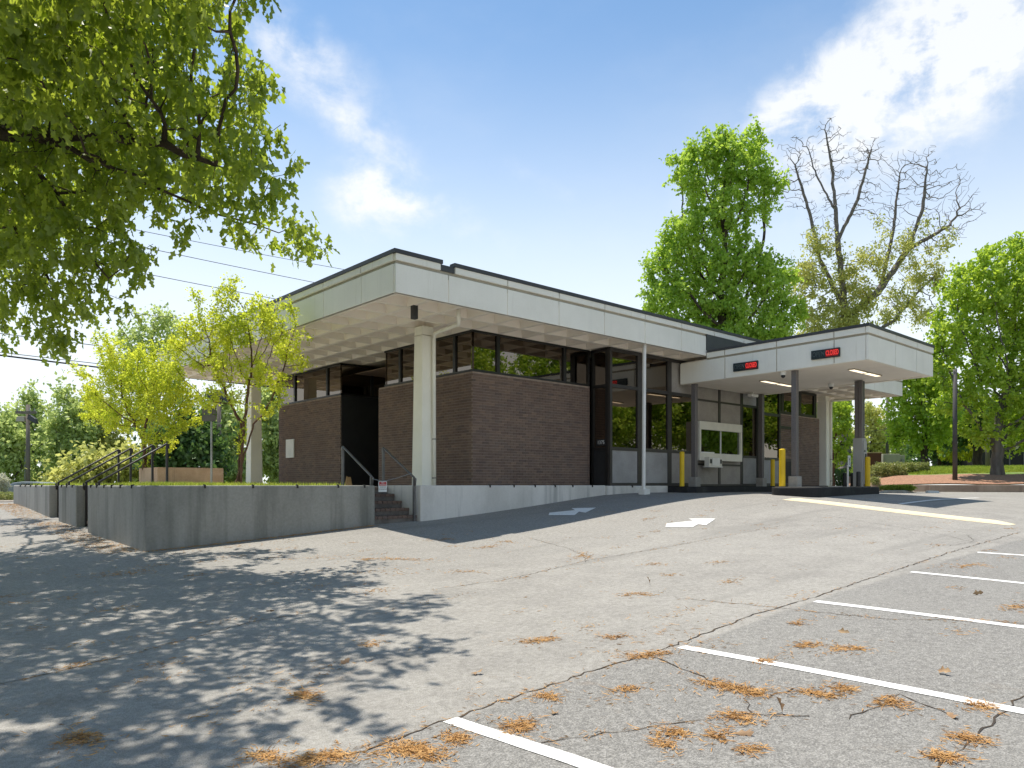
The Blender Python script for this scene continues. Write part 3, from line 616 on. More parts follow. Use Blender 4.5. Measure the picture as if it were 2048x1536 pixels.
# ------------------------------------------------------------------ drive-through canopy (slightly raised at its outer end)
can = thing('drive_through_canopy', 'white flat canopy on four brown posts over the drive-through lane', 'canopy', (19.4, 9.7, PZ))
def cz(v, z): return z + (12.25 - v) * .012 - .03
def canopy():
    yb = 12.27; m = MB()
    def slab(x0, x1, y0, y1, z0, z1, mb): mb.hexa([(x0, y0, cz(y0, z0)), (x1, y0, cz(y0, z0)), (x1, y1, cz(y1, z0)), (x0, y1, cz(y1, z0))], [(x0, y0, cz(y0, z1)), (x1, y0, cz(y0, z1)), (x1, y1, cz(y1, z1)), (x0, y1, cz(y1, z1))])
    slab(CU0 + .05, CU1 - .05, CV0 + .05, yb, 2.86, 3.44, m); slab(CU0 + .05, CU1 - .05, CV0 + .05, V0 - .02, 3.44, 3.56, m); rf = m.build('canopy_roof', 'soffit', can)
    b = MB()
    for x0, x1, y0, y1 in ((CU0 + .02, CU0 + .049, CV0 + .02, V0 - .02), (CU1 - .049, CU1 - .02, CV0 + .02, V0 - .02), (CU0 + .049, CU1 - .049, CV0 + .02, CV0 + .049)): slab(x0, x1, y0, y1, 2.87, 3.60, b)
    b.build('fascia_backing', 'groove', rf)
    vl = [CV0 + .051, 7.93, 9.38, 10.85, yb]; ul = [CU0, 18.95, 20.30, CU1]; g = .013
    for k in range(4):
        for x0, x1 in ((CU0, CU0 + .05), (CU1 - .05, CU1)):
            p = MB(); ztop = 3.40
            slab(x0, x1, vl[k] + g, vl[k + 1] - g, 2.84, ztop, p); p.build('fascia_panel', 'white_concrete', rf)
            s_ = MB(); e = min(vl[k + 1] - g, V0 - .02)
            slab(x0 - (.012 if x0 == CU0 else 0), x1 + (.012 if x1 == CU1 else 0), vl[k] + g, e, 3.455, 3.595, s_); s_.build('fascia_strip', 'white_concrete', rf)
    for k in range(3):
        p = MB(); slab(ul[k] + (g if k else 0), ul[k + 1] - (g if k < 2 else 0), CV0, CV0 + .05, 2.84, 3.40, p); p.build('fascia_panel', 'white_concrete', rf)
        p = MB(); slab(ul[k] + (g if k else -.012), ul[k + 1] - (g if k < 2 else -.012), CV0 - .012, CV0 + .05, 3.455, 3.595, p); p.build('fascia_strip', 'white_concrete', rf)
    c = MB()
    for x0, x1, y0, y1 in ((CU0 - .03, CU0 + .12, CV0 + .12, V0 - .035), (CU1 - .12, CU1 + .03, CV0 + .12, V0 - .035), (CU0 - .03, CU1 + .03, CV0 - .03, CV0 + .12)): slab(x0, x1, y0, y1, 3.598, 3.665, c)
    c.build('coping', 'roof_metal', rf); t_ = MB(); slab(CU0 + .12, CU1 - .12, CV0 + .12, V0 - .035, 3.56, 3.60, t_); t_.build('roof_covering', 'roof_membrane', rf)
    e = MB()                                       # shallow edge beam under the slab
    for x0, x1, y0, y1 in ((CU0 + .051, CU0 + .16, CV0 + .16, yb), (CU1 - .16, CU1 - .051, CV0 + .16, yb), (CU0 + .051, CU1 - .051, CV0 + .051, CV0 + .16)): slab(x0, x1, y0, y1, 2.835, 2.862, e)
    e.build('edge_beam', 'soffit', rf)
    for (u, v, base) in ((17.58, 11.93, True), (17.58, 9.0, True), (21.2, 11.95, True)):
        p = MB(); w = .066; p.box(u - w, u + w, v - w, v + w, .22, cz(v, 2.84)); po = p.build('post', 'post_brown', can, bevel=.008)
        bx('post_base', 'concrete_block', po, u - .12, u + .12, v - .12, v + .12, -.06, .219, bevel=.012)
    for v in (10.35, 7.95):
        for k in range(2):
            u = 18.55 + k * .86; l = MB(); l.box(u, u + .80, v, v + .17, cz(v, 2.83), cz(v, 2.858)); lo = l.build('ceiling_light', 'groove', can); bx('lens', 'lamp_lens', lo, u + .03, u + .77, v + .02, v + .15, cz(v, 2.826), cz(v, 2.83))
    return rf
canopy()
# pneumatic tube pillar and cabinet on the island
pil = thing('teller_pillar', 'grey equipment cabinet with metal pillar rising to the canopy', 'drive-through unit', (20.72, 8.75, -.05))
bx('cabinet', 'grey_cabinet', pil, 20.60, 20.86, 8.62, 8.88, -.05, 1.28, bevel=.012); cabp = pil.children[0]
bx('cabinet_face', 'grey_cabinet', cabp, 20.63, 20.83, 8.595, 8.618, .02, 1.2); bx('carrier_door', 'black_plastic', cabp, 20.70, 20.79, 8.585, 8.594, .55, .85); bx('button_panel', 'black_plastic', cabp, 20.66, 20.72, 8.586, 8.594, .9, .95)
for i, (a, b) in enumerate(((20.63, 8.65), (20.735, 8.65), (20.63, 8.755), (20.735, 8.755))): MB().box(a, a + .09, b, b + .09, 1.282, cz(8.75, 2.835)).build('tube_housing', 'rail_grey' if i % 2 else 'post_brown', pil)
# OPEN / CLOSED signs on the canopy fascia
def oc_sign(x0, x1, yc, h, label):
    a = PU(x0, yc, CU0); b = PU(x1, yc, CU0); v0, v1 = a[1], b[1]; zc = (a[2] + b[2]) / 2 - .02; L = abs(v0 - v1)
    s_ = thing('lane_sign', label, 'sign', (CU0 - .03, (v0 + v1) / 2, zc), 'lane status signs on the canopy'); u = CU0 - .05; slope = -.012
    bx('housing', 'dark_sign', s_, u, CU0 - .0015, v1, v0, zc - h / 2, zc + h / 2, bevel=.006)
    vm = v0 - L * .50; bx('lit_field', 'red_field', s_, u - .004, u - .001, v1 + .03, vm - .01, zc - h * .38, zc + h * .38)
    text_mesh('lettering', 'OPEN', h * .78, 'dim_letter', s_, (u - .004, (v0 + vm) / 2 - .01, zc), (0, -1, 0), (0, 0, 1), .003, xs=L * .43 / (h * .78 * 2.55))
    text_mesh('lit_lettering', 'CLOSED', h * .78, 'red_letter', s_, (u - .008, (v1 + vm) / 2, zc), (0, -1, 0), (0, 0, 1), .003, xs=L * .44 / (h * .78 * 3.65))
oc_sign(1468, 1517, 731, .215, 'OPEN CLOSED lane sign nearer the building, above the teller window'); oc_sign(1624, 1681, 706, .215, 'OPEN CLOSED lane sign nearer the outer corner of the canopy')
def dome(u, v, z, label):
    c = thing('security_camera', label, 'camera', (u, v, z), 'security cameras under the canopy'); MB().tube([(u, v, z), (u, v, z - .05), (u, v, z - .09)], [.075, .075, .06], 12).build('housing', 'white_metal', c, smooth=False)
    MB().tube([(u, v, z - .09), (u, v, z - .125), (u, v, z - .15), (u, v, z - .16)], [.055, .05, .03, .005], 12).build('dome', 'black_plastic', c, smooth=True)
dome(17.52, 9.28, cz(9.2, 2.835), 'white dome security camera beside the front canopy post'); dome(20.75, 9.55, cz(9.5, 2.858), 'white dome security camera behind the equipment pillar')
c = thing('security_camera', 'white box camera under canopy beside the teller window glass', 'camera', (20.9, 12.05, 2.8), 'security cameras under the canopy'); bx('housing', 'white_metal', c, 20.55, 20.95, 11.9, 12.05, 2.70, 2.79, bevel=.02); bx('bracket', 'white_metal', c, 20.7, 20.76, 11.95, 12.0, 2.79, 2.86)

# ------------------------------------------------------------------ terrace, retaining walls, stairs
def plan(name, poly, z0, z1, m, loc=None, **k): return MB().prism(poly, z0, z1).build(name, m, None, loc or (poly[0][0], poly[0][1], z1), **k)
tag(plan('terrace', [(9.0, 12.56), (14.7, 12.56), (14.7, 12.9), (GU, 12.9), (GU, 13.2), (28.6, 13.2), (29.5, 13.0), (29.5, 24.5), (9.0, 24.5)], -1.6, PZ - .012, 'plaza_concrete'), kind='structure')
tm = MB()
for a, b, c, d in ((5.105, 7.22, 12.56, 24.5), (7.222, 8.88, 13.72, 24.5), (8.882, 8.998, 12.56, 24.5), (3.76, 5.103, 12.56, 15.55), (3.76, 5.103, 19.71, 23.79)): tm.box(a, b, c, d, -1.6, -.06)
tag(tm.build('terrace', 'plaza_concrete'), kind='structure')
WZ = -.008
def wall(label, poly, stops=(), grp='concrete retaining walls round the terrace', zt=WZ, m_='concrete_wall'):
    w = thing('retaining_wall', label, 'wall', (poly[0][0], poly[0][1], -.6), grp); MB().prism(poly, lambda x, y: g1(x, y) - .25, zt).build('wall_body', m_, w, bevel=.02)
    for i, (a, b, du, dv) in enumerate(stops):
        m = MB(); m.box(a - .013, a + .013, b - .013, b + .013, zt - .03, zt + .018); m.box(a - .013 - du * .03, a + .013 - du * .03, b - .013 - dv * .03, b + .013 - dv * .03, zt - .045, zt + .014); m.build('skate_stop', 'rail_black', w)
    return w
WT = .30
S_ = [(u, 12.275, 0, 1) for u in (4.35, 5.15, 5.95, 6.75, 7.3)] + [(3.475, v, 1, 0) for v in (12.95, 13.6, 14.15, 14.65, 15.15, 15.6)]
wall('dark stained concrete corner wall left of the brick steps', [(3.45, 12.25), (7.53, 12.25), (7.53, 13.75), (7.23, 13.75), (7.23, 12.55), (3.75, 12.55), (3.75, 15.56), (5.1, 15.56), (5.1, 15.86), (3.45, 15.86)], S_, m_='concrete_stained_shaded')
wall('short concrete wall block standing between the two far stairways', [(3.45, 16.80), (5.1, 16.80), (5.1, 18.41), (3.45, 18.41)], [(3.475, v, 1, 0) for v in (17.1, 17.6, 18.1)], m_='concrete_stained_shaded')
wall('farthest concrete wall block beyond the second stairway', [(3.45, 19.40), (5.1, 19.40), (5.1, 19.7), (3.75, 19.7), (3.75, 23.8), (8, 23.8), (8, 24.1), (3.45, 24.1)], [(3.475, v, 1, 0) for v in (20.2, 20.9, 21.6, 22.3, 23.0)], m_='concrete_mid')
wall('pale concrete wall right of the brick steps below the column', [(8.58, 12.25), (14.20, 12.25), (14.20, 12.555), (8.88, 12.555), (8.88, 13.75), (8.58, 13.75)], [(u, 12.275, 0, 1) for u in (10.4, 11.1, 11.75, 12.4, 13.0, 13.7)])
wall('low concrete plinth under the glazed bay by the downspout', [(14.203, 12.215), (16.75, 12.215), (16.75, 12.315), (14.46, 12.315), (14.40, 12.555), (14.203, 12.555)], [(15.2, 12.23, 0, 1)], zt=-.02)
MB().prism([(3.45, 12.25), (3.46, 12.25)], 0, 0) if 0 else None
def stairs(label, axis, a0, a1, b0, n, zb, zt, tread, grp):
    s_ = thing('stairs', label, 'stairs', ((a0 + a1) / 2 if axis == 'v' else b0, b0 if axis == 'v' else (a0 + a1) / 2, zb), grp); h = (zt - zb) / n
    for k in range(n):
        p = b0 + k * tread; e = b0 + n * tread; z0 = zb + k * h; z1 = zb + (k + 1) * h
        def bb(m, q0, q1, r0, r1, a_0=a0, a_1=a1): m.box(a_0, a_1, q0, q1, r0, r1) if axis == 'v' else m.box(q0, q1, a_0, a_1, r0, r1)
        m = MB(); bb(m, p + .02, e, z0 - (.4 if k == 0 else 0), z1 - .058, a0 + .004, a1 - .004); st = m.build('step', 'step_riser', s_)
        nb_ = int((a1 - a0) / .105); wv = (a1 - a0 - .01) / nb_
        for j in range(nb_): m = MB(); bb(m, p + random.uniform(-.004, .004), p + .20, z1 - .057, z1 - random.uniform(0, .004), a0 + .005 + j * wv + .005, a0 + .005 + (j + 1) * wv - .005); m.build('brick', 'brick', st)
        m = MB(); bb(m, p + .203, p + tread + .019, z1 - .057, z1 - .003, a0 + .006, a1 - .006); m.build('tread', 'step_brick', st)
stairs('brick steps climbing to the terrace beside the white column', 'v', 7.535, 8.575, 12.36, 5, -.745, PZ - .01, .27, 'brick steps up to the terrace')
stairs('nearer brick stairway in the shaded left wall', 'u', 15.865, 16.795, 3.62, 5, -.88, PZ - .03, .29, 'brick steps up to the terrace')
stairs('farther brick stairway in the left wall, partly hidden', 'u', 18.415, 19.395, 3.62, 5, -.76, PZ - .03, .29, 'brick steps up to the terrace')
def rail(label, p0, p1, base0, base1, m, r=.021, grp='handrails', hook=True):
    """p0 lower top-rail point, p1 upper; posts drop to base0/base1"""
    h = thing('handrail', label, 'handrail', (p0[0], p0[1], base0), grp); P0, P1 = Vector(p0), Vector(p1); d = (P1 - P0).normalized(); hd = Vector((d.x, d.y, 0)).normalized()
    e0 = P0 - hd * .05 - Vector((0, 0, .03)); e00 = e0 - Vector((0, 0, .13)) + hd * .02
    pts = [e00, e0, P0, P1, P1 + hd * .03 - Vector((0, 0, .015)), P1 + hd * .035 - Vector((0, 0, .10))]
    MB().tube(pts, r, 8).build('top_rail', m, h, smooth=True); MB().box(p0[0] - r, p0[0] + r, p0[1] - r, p0[1] + r, base0, p0[2] - .012).build('post', m, h); MB().box(p1[0] - r, p1[0] + r, p1[1] - r, p1[1] + r, base1, p1[2] - .012).build('post', m, h)
    return h
G_ = 'grey handrails of the brick steps'
rail('grey handrail on the left of the brick steps, by the dark entrance', (7.62, 12.53, .17), (7.62, 13.64, .79), -.30, PZ, 'rail_grey', .022, G_); rail('grey handrail on the right of the brick steps, by the column', (8.50, 12.36, .15), (8.50, 13.50, .79), g1(8.5, 12.36) - .05, PZ, 'rail_grey', .022, G_)
G_ = 'black handrails of the left stairways'
rail('nearest black handrail, right side of the nearer left stairway', (3.66, 15.92, .06), (4.90, 15.92, .84), -.9, PZ - .03, 'rail_black', .02, G_); rail('black handrail on the far side of the nearer left stairway', (3.62, 16.74, .06), (4.86, 16.74, .84), -.9, PZ - .03, 'rail_black', .02, G_)
rail('black handrail on the near side of the farther left stairway', (3.66, 18.48, .06), (4.90, 18.48, .84), -.8, PZ - .03, 'rail_black', .02, G_); rail('farthest black handrail, far side of the farther left stairway', (3.62, 19.33, .06), (4.86, 19.33, .84), -.8, PZ - .03, 'rail_black', .02, G_)
# chain and notice closing the steps
A, B = Vector((7.60, 12.46, .12)), Vector((8.49, 12.42, .24)); mid = Vector((7.83, 12.44, .075)); pts = [A, A * .5 + mid * .5 - Vector((0, 0, .004)), mid, mid * .75 + B * .25 - Vector((0, 0, .012)), mid * .5 + B * .5 - Vector((0, 0, .014)), mid * .25 + B * .75 - Vector((0, 0, .008)), B]
ch = thing('chain', 'thin chain strung between the grey handrails across the steps', 'chain', A); MB().tube(pts, .006, 6).build('links', 'galv', ch)
ns = thing('warning_sign', 'small red and white notice hanging on the chain over the steps', 'sign', (7.83, 12.43, .0)); y = 12.425
bx('board', 'sign_white', ns, 7.715, 7.905, y, y + .004, -.135, .07); bx('red_band', 'sign_red', ns, 7.727, 7.893, y - .002, y - .0005, -.012, .060)
for k, (t_, z, s_, mt) in enumerate((('NO', .042, .042, 'sign_white'), ('PARKING', .008, .034, 'sign_white'), ('PLEASE USE', -.040, .027, 'sign_ink'), ('OTHER DOOR', -.083, .027, 'sign_ink'))): text_mesh('lettering', t_, s_, mt, ns, (7.81, y - .003, z), (1, 0, 0), (0, 0, 1), .0005)
bg = thing('paper_bag', 'crumpled brown paper bag standing in the dark entrance', 'bag', (8.6, 15.0, PZ)); q = PV(697, 968, 14.6)
bg.location = (q[0], q[1], PZ); ORIG[bg] = Vector(bg.location); x, y = q[0], q[1]
MB().hexa([(x - .07, y - .05, PZ), (x + .07, y - .05, PZ), (x + .07, y + .05, PZ), (x - .07, y + .05, PZ)], [(x - .06, y - .03, .20), (x + .03, y - .02, .13), (x + .075, y + .03, .18), (x - .04, y + .03, .17)]).build('sack', 'paper_bag', bg)
cone = thing('orange_bar', 'flat orange plastic bar lying at the foot of the pale wall', 'bar', PG(934, 1031)); q = PG(934, 1031); MB().hexa([(q[0] - .14, q[1] - .03, q[2]), (q[0] + .14, q[1] - .03, q[2] + .02), (q[0] + .14, q[1] + .03, q[2] + .02), (q[0] - .14, q[1] + .03, q[2])], [(q[0] - .13, q[1] - .02, q[2] + .03), (q[0] + .13, q[1] - .02, q[2] + .05), (q[0] + .13, q[1] + .02, q[2] + .05), (q[0] - .13, q[1] + .02, q[2] + .03)]).build('bar', 'orange_plastic', cone)

# ------------------------------------------------------------------ kerbs, island, bollards
tag(MB().prism([(16.9, 11.42), (23.3, 11.42), (23.3, 12.27), (16.753, 12.27), (16.753, 11.6)], lambda x, y: g1(x, y) - .2, -.045).build('kerb', 'kerb_black', bevel=.02), kind='structure')
def rounded(u0, u1, v0, v1, r, n=6):
    out = []
    for cx_, cy_, a0 in ((u1 - r, v0 + r, -90), (u1 - r, v1 - r, 0), (u0 + r, v1 - r, 90), (u0 + r, v0 + r, 180)):
        for k in range(n + 1): a = R(a0 + 90 * k / n); out.append((cx_ + r * math.cos(a), cy_ + r * math.sin(a)))
    return out
isl = thing('island', 'raised concrete island with blackened kerb under the canopy', 'traffic island', (18.8, 8.8, -.25)); MB().prism(rounded(16.95, 20.95, 8.2, 9.42, .35), lambda x, y: g1(x, y) - .2, -.052).build('kerb_ring', 'kerb_black', isl, bevel=.03); MB().prism(rounded(17.02, 20.88, 8.27, 9.35, .3), -.3, -.045).build('paving', 'kerb_light', isl)
def bollard(px, ybase, v, ztop, zb, label, r=.065, m='yellow_paint', grp='yellow bollards at the drive-through'):
    q = PV(px, ybase, v); b = thing('bollard', label, 'bollard', (q[0], q[1], zb), grp); pts = [(q[0], q[1], zb), (q[0], q[1], ztop - .03), (q[0], q[1], ztop - .01), (q[0], q[1], ztop)]
    MB().tube(pts, [r, r, r * .85, r * .45], 16).build('pipe', m, b, smooth=False); MB().tube([(q[0], q[1], zb), (q[0], q[1], zb + .012)], r + .012, 16).build('footing', 'kerb_black', b)
bollard(1364, 976, 11.75, .90, -.045, 'yellow bollard on the kerb left of the teller window'); bollard(1545.5, 975, 11.75, .80, -.045, 'yellow bollard on the far kerb, partly behind the island'); bollard(1564.5, 973, 9.2, .90, -.045, 'tall yellow bollard on the island beside the front post', .075); bollard(1735, 974, 8.55, .77, -.045, 'yellow bollard at the right end of the island', .07)
G2 = 'short black posts on the island'
bollard(1690, 974, 9.15, .34, -.045, 'short black post left of the small white lane sign', .055, 'black_plastic', G2); bollard(1704.5, 974, 9.1, .34, -.045, 'short black post between lane sign and grey cabinet', .05, 'black_plastic', G2); bollard(1717, 974, 8.46, .36, -.045, 'short black post standing before the grey cabinet', .055, 'black_plastic', G2)
bollard(1731, 974, 8.9, .33, -.045, 'short maroon post behind the right-hand yellow bollard', .05, 'maroon', G2)
q = PV(1695.5, 973, 8.9); ls = thing('lane_marker', 'small white lane sign with an arrow on a thin post', 'sign', (q[0], q[1], -.05)); MB().tube([(q[0], q[1], -.05), (q[0], q[1], .55)], .025, 8).build('post', 'white_metal', ls)
o_ = bx('board', 'sign_white', ls, q[0] - .07, q[0] + .07, q[1] - .045, q[1] - .03, .50, .80); MB().add([(q[0] - .008, q[1] - .047, .54), (q[0] + .008, q[1] - .047, .54), (q[0] + .008, q[1] - .047, .68), (q[0] + .028, q[1] - .047, .68), (q[0], q[1] - .047, .75), (q[0] - .028, q[1] - .047, .68), (q[0] - .008, q[1] - .047, .68)], [(0, 1, 2, 3, 4, 5, 6)]).build('arrow', 'sign_ink', o_)

# ------------------------------------------------------------------ mulch bed, lawn and kerb on the right
KL = [PX(1690, 980, 36.0), PX(1735, 980, 33.5), PX(1790, 980, 32.0), PX(1860, 980, 31.0), PX(1950, 980, 30.3), PX(2050, 980, 30.0), PX(2250, 980, 29.5), PX(2600, 980, 30)]
def bed():
    K = np.array([k[:2] for k in KL]); seg = []
    for a, b in zip(K[:-1], K[1:]):
        for i in range(8): seg.append(a + (b - a) * i / 8)
    seg.append(K[-1]); K = np.array(seg); fwd = K / np.linalg.norm(K, axis=1)[:, None]; m = MB(); n = len(K)
    # kerb: a continuous moulding
    prof = [(-.02, -1), (-.02, 'lo'), (0, .03), (.02, .05), (.16, .05), (.16, -1)]; vs_ = []
    for k, f in zip(K, fwd):
        z0 = g1(*k)
        for s_, z in prof: p = k + f * s_; vs_.append((p[0], p[1], z0 - .2 if z == -1 else (z0 + .02 if z == 'lo' else -.02 + z - .02)))
    c = len(prof); m.add(vs_, [(i * c + j, (i + 1) * c + j, (i + 1) * c + j + 1, i * c + j + 1) for i in range(n - 1) for j in range(c - 1)]); tag(m.build('kerb', 'kerb_concrete'), kind='structure')
    def terrain(name, s0, s1, mt, zf, ns=22, dz=0):
        ss = np.linspace(s0, s1, ns); V = []; 
        for k, f in zip(K, fwd):
            for s_ in ss: p = k + f * s_; V.append((p[0], p[1], zf(s_, p) + dz))
        idx = np.arange(n * ns).reshape(n, ns); F = np.stack([idx[:-1, :-1], idx[1:, :-1], idx[1:, 1:], idx[:-1, 1:]], -1).reshape(-1, 4); tag(np_mesh(name, V, F, mt, smooth=True), kind='structure')
    zf = lambda s_, p: -.03 + 1.3 * (1 - math.exp(-max(s_, 0) / 9)) + .06 * math.exp(-((s_ - 3) / 2.2) ** 2) + .03 * math.sin(p[0] * 1.7) * math.sin(p[1] * 1.3)
    terrain('lawn', .155, 70, 'lawn', lambda s_, p: min(zf(s_, p), 1.75) , 60)
    def me_(s_, p): 
        t_ = (p[0] * CU - p[1] * SU) / (p[0] * SU + p[1] * CU) * 1485 + 1024; return zf(s_, p) + .035
    terrain('mulch_bed', .158, 4.2, 'mulch', lambda s_, p: zf(s_, p) + .05 * max(0, 1 - (s_ / 4.2) ** 4) - .01, 16)
    return zf
bed_z = bed()
# low kerb and grass strip at the end of the island lane
q0, q1 = PX(1757, 985, 27), PX(1832, 984, 29.5)
tag(strip('kerb', q0, q1, .16, 'kerb_light', n=10, raise_=.09), kind='structure')
# white scrap by the kerb
q = PG(1872, 986); sc = thing('debris', 'flat white scrap lying against the mulch bed kerb', 'debris', q); MB().hexa([(q[0] - .25, q[1] + .22, q[2]), (q[0] + .1, q[1] - .1, q[2]), (q[0] + .25, q[1], q[2]), (q[0] - .1, q[1] + .35, q[2])], [(q[0] - .22, q[1] + .2, q[2] + .07), (q[0] + .1, q[1] - .08, q[2] + .05), (q[0] + .22, q[1], q[2] + .08), (q[0] - .1, q[1] + .3, q[2] + .09)]).build('scrap', 'white_metal', sc)

# ------------------------------------------------------------------ vegetation
TPL = {'diamond': ([(0, 0), (.5, .45), (0, 1), (-.5, .45)], [(0, 1, 2, 3)]),
       'oak': ([(0, 0), (.16, .30), (.50, .42), (.22, .55), (.42, .78), (.12, .78), (0, 1.05), (-.12, .78), (-.42, .78), (-.22, .55), (-.50, .42), (-.16, .30)], None)}
def leaf_arrays(cen, axis, side, L, Wd, kind='diamond', fold=.18):
    n = len(cen)
    axis = axis / np.linalg.norm(axis, axis=1)[:, None]; side = side - axis * np.sum(side * axis, 1)[:, None]; side /= np.linalg.norm(side, axis=1)[:, None] + 1e-9; nor = np.cross(axis, side)
    if kind == 'oak':
        T = [(0, 0), (.20, .26), (.50, .40), (.16, .58), (.36, .80), (0, 1.05), (-.36, .80), (-.16, .58), (-.50, .40), (-.20, .26)]; F = [(0, 1, 8, 9), (1, 2, 3, 8), (3, 7, 8, 8), (3, 4, 5, 7), (5, 6, 7, 7)]
        F = [(0, 1, 3), (0, 3, 7), (0, 7, 9), (1, 2, 3), (9, 7, 8), (3, 4, 5), (3, 5, 7), (7, 5, 6)]
    else: T = [(0, 0), (.5, .42), (0, 1), (-.5, .42)]; F = [(0, 1, 2), (0, 2, 3)]
    T = np.array(T); k = len(T)
    V = cen[:, None] + axis[:, None] * (T[:, 1][None, :, None] * L[:, None, None]) + side[:, None] * (T[:, 0][None, :, None] * Wd[:, None, None]) + nor[:, None] * (np.abs(T[:, 0])[None, :, None] * Wd[:, None, None] * fold - (T[:, 1] ** 2)[None, :, None] * L[:, None, None] * .12)
    Fa = (np.array(F)[None] + (np.arange(n) * k)[:, None, None]).reshape(-1, 3)
    return V.reshape(-1, 3), Fa
def colonize(attr, nodes, parents, step, dk, rng, up=.0, iters=400, max_nodes=6000, wob=.12):
    attr = attr.copy(); nodes = [np.array(n, float) for n in nodes]; parents = list(parents); A = np.array(nodes)
    D = np.linalg.norm(attr[:, None] - A[None], axis=2); near = D.argmin(1); nd = D.min(1); alive = np.ones(len(attr), bool); stuck = {}
    for it in range(iters):
        if not alive.any() or len(nodes) > max_nodes: break
        idx = np.where(alive)[0]; acc = {}
        for i in idx:
            v = attr[i] - nodes[near[i]]; acc.setdefault(near[i], []).append(v / (np.linalg.norm(v) + 1e-9))
        new = []
        for k, vl in acc.items():
            if stuck.get(k, 0) > 3: continue
            stuck[k] = stuck.get(k, 0) + 1
            d = np.sum(vl, 0); d = d / (np.linalg.norm(d) + 1e-9) + rng.normal(0, wob, 3) + np.array((0, 0, up)); d /= np.linalg.norm(d) + 1e-9
            new.append((nodes[k] + d * step, k))
        if not new: break
        base = len(nodes)
        for p, k in new: nodes.append(p); parents.append(k)
        N = np.array([p for p, _ in new]); DD = np.linalg.norm(attr[idx][:, None] - N[None], axis=2); m = DD.min(1); am = DD.argmin(1); better = m < nd[idx]
        near[idx[better]] = base + am[better]; nd[idx[better]] = m[better]; alive[idx[nd[idx] < dk]] = False
    return np.array(nodes), np.array(parents)
def radii(parents, r_tip, r_base):
    n = len(parents); cnt = np.zeros(n); haschild = np.zeros(n, bool)
    for i in range(n):
        if parents[i] >= 0: haschild[parents[i]] = True
    cnt[~haschild] = 1
    for i in range(n - 1, -1, -1):
        if parents[i] >= 0: cnt[parents[i]] += cnt[i]
    cnt = np.maximum(cnt, 1); p = math.log(max(cnt.max(), 2)) / math.log(r_base / r_tip); return r_tip * cnt ** (1 / p), cnt, haschild
def limbs_mesh(nodes, parents, rad):
    best = np.full(len(nodes), -1)
    for i in range(len(nodes)):
        p = parents[i]
        if p >= 0 and (best[p] < 0 or rad[i] > rad[best[p]]): best[p] = i
    main = best[parents] == np.arange(len(nodes))
    V = []; F = []; k0 = 0
    for n_sides, sel in ((7, rad > .035), (4, (rad <= .035) & (rad > .012)), (3, rad <= .012)):
        ii = np.where(sel & (parents >= 0))[0]
        if not len(ii): continue
        a = nodes[parents[ii]]; b = nodes[ii]; rb = rad[ii]; ra = np.where(main[ii], np.minimum(rad[parents[ii]], rb * 3), np.minimum(rad[parents[ii]], rb * 1.5)); d = b - a; L = np.linalg.norm(d, axis=1)[:, None] + 1e-9; d = d / L; b = b + d * np.minimum(rb[:, None] * .5, L * .3)
        ref = np.where(np.abs(d[:, 2:3]) < .9, np.array([[0, 0, 1.]]), np.array([[1., 0, 0]])); s_ = np.cross(d, ref); s_ /= np.linalg.norm(s_, axis=1)[:, None]; t_ = np.cross(d, s_)
        ang = np.arange(n_sides) * 2 * np.pi / n_sides; ring = lambda c, r: c[:, None] + (s_[:, None] * np.cos(ang)[None, :, None] + t_[:, None] * np.sin(ang)[None, :, None]) * r[:, None, None]
        V.append(np.concatenate([ring(a, ra), ring(b, rb)], 1).reshape(-1, 3)); f = []
        for j in range(n_sides): f.append((j, (j + 1) % n_sides, n_sides + (j + 1) % n_sides, n_sides + j))
        F.append((np.array(f)[None] + (np.arange(len(ii)) * 2 * n_sides)[:, None, None]).reshape(-1, 4) + k0); k0 += len(ii) * 2 * n_sides
    return np.concatenate(V), np.concatenate(F)
def blob_points(blobs, dens, rng, wexp=0, shell=.33):
    P_ = []
    for c, r in blobs:
        r = np.array(r) * np.ones(3); n = max(3, int(dens * r[0] * r[1] * r[2] * 4.19 * (min(1, (1.3 / r[0]) ** wexp)))); d = rng.normal(size=(n, 3)); d /= np.linalg.norm(d, axis=1)[:, None]
        P_.append(np.array(c) + d * r * (rng.random(n) ** shell)[:, None])
    return np.concatenate(P_)
DM = 3.2; TREE_STATS = []
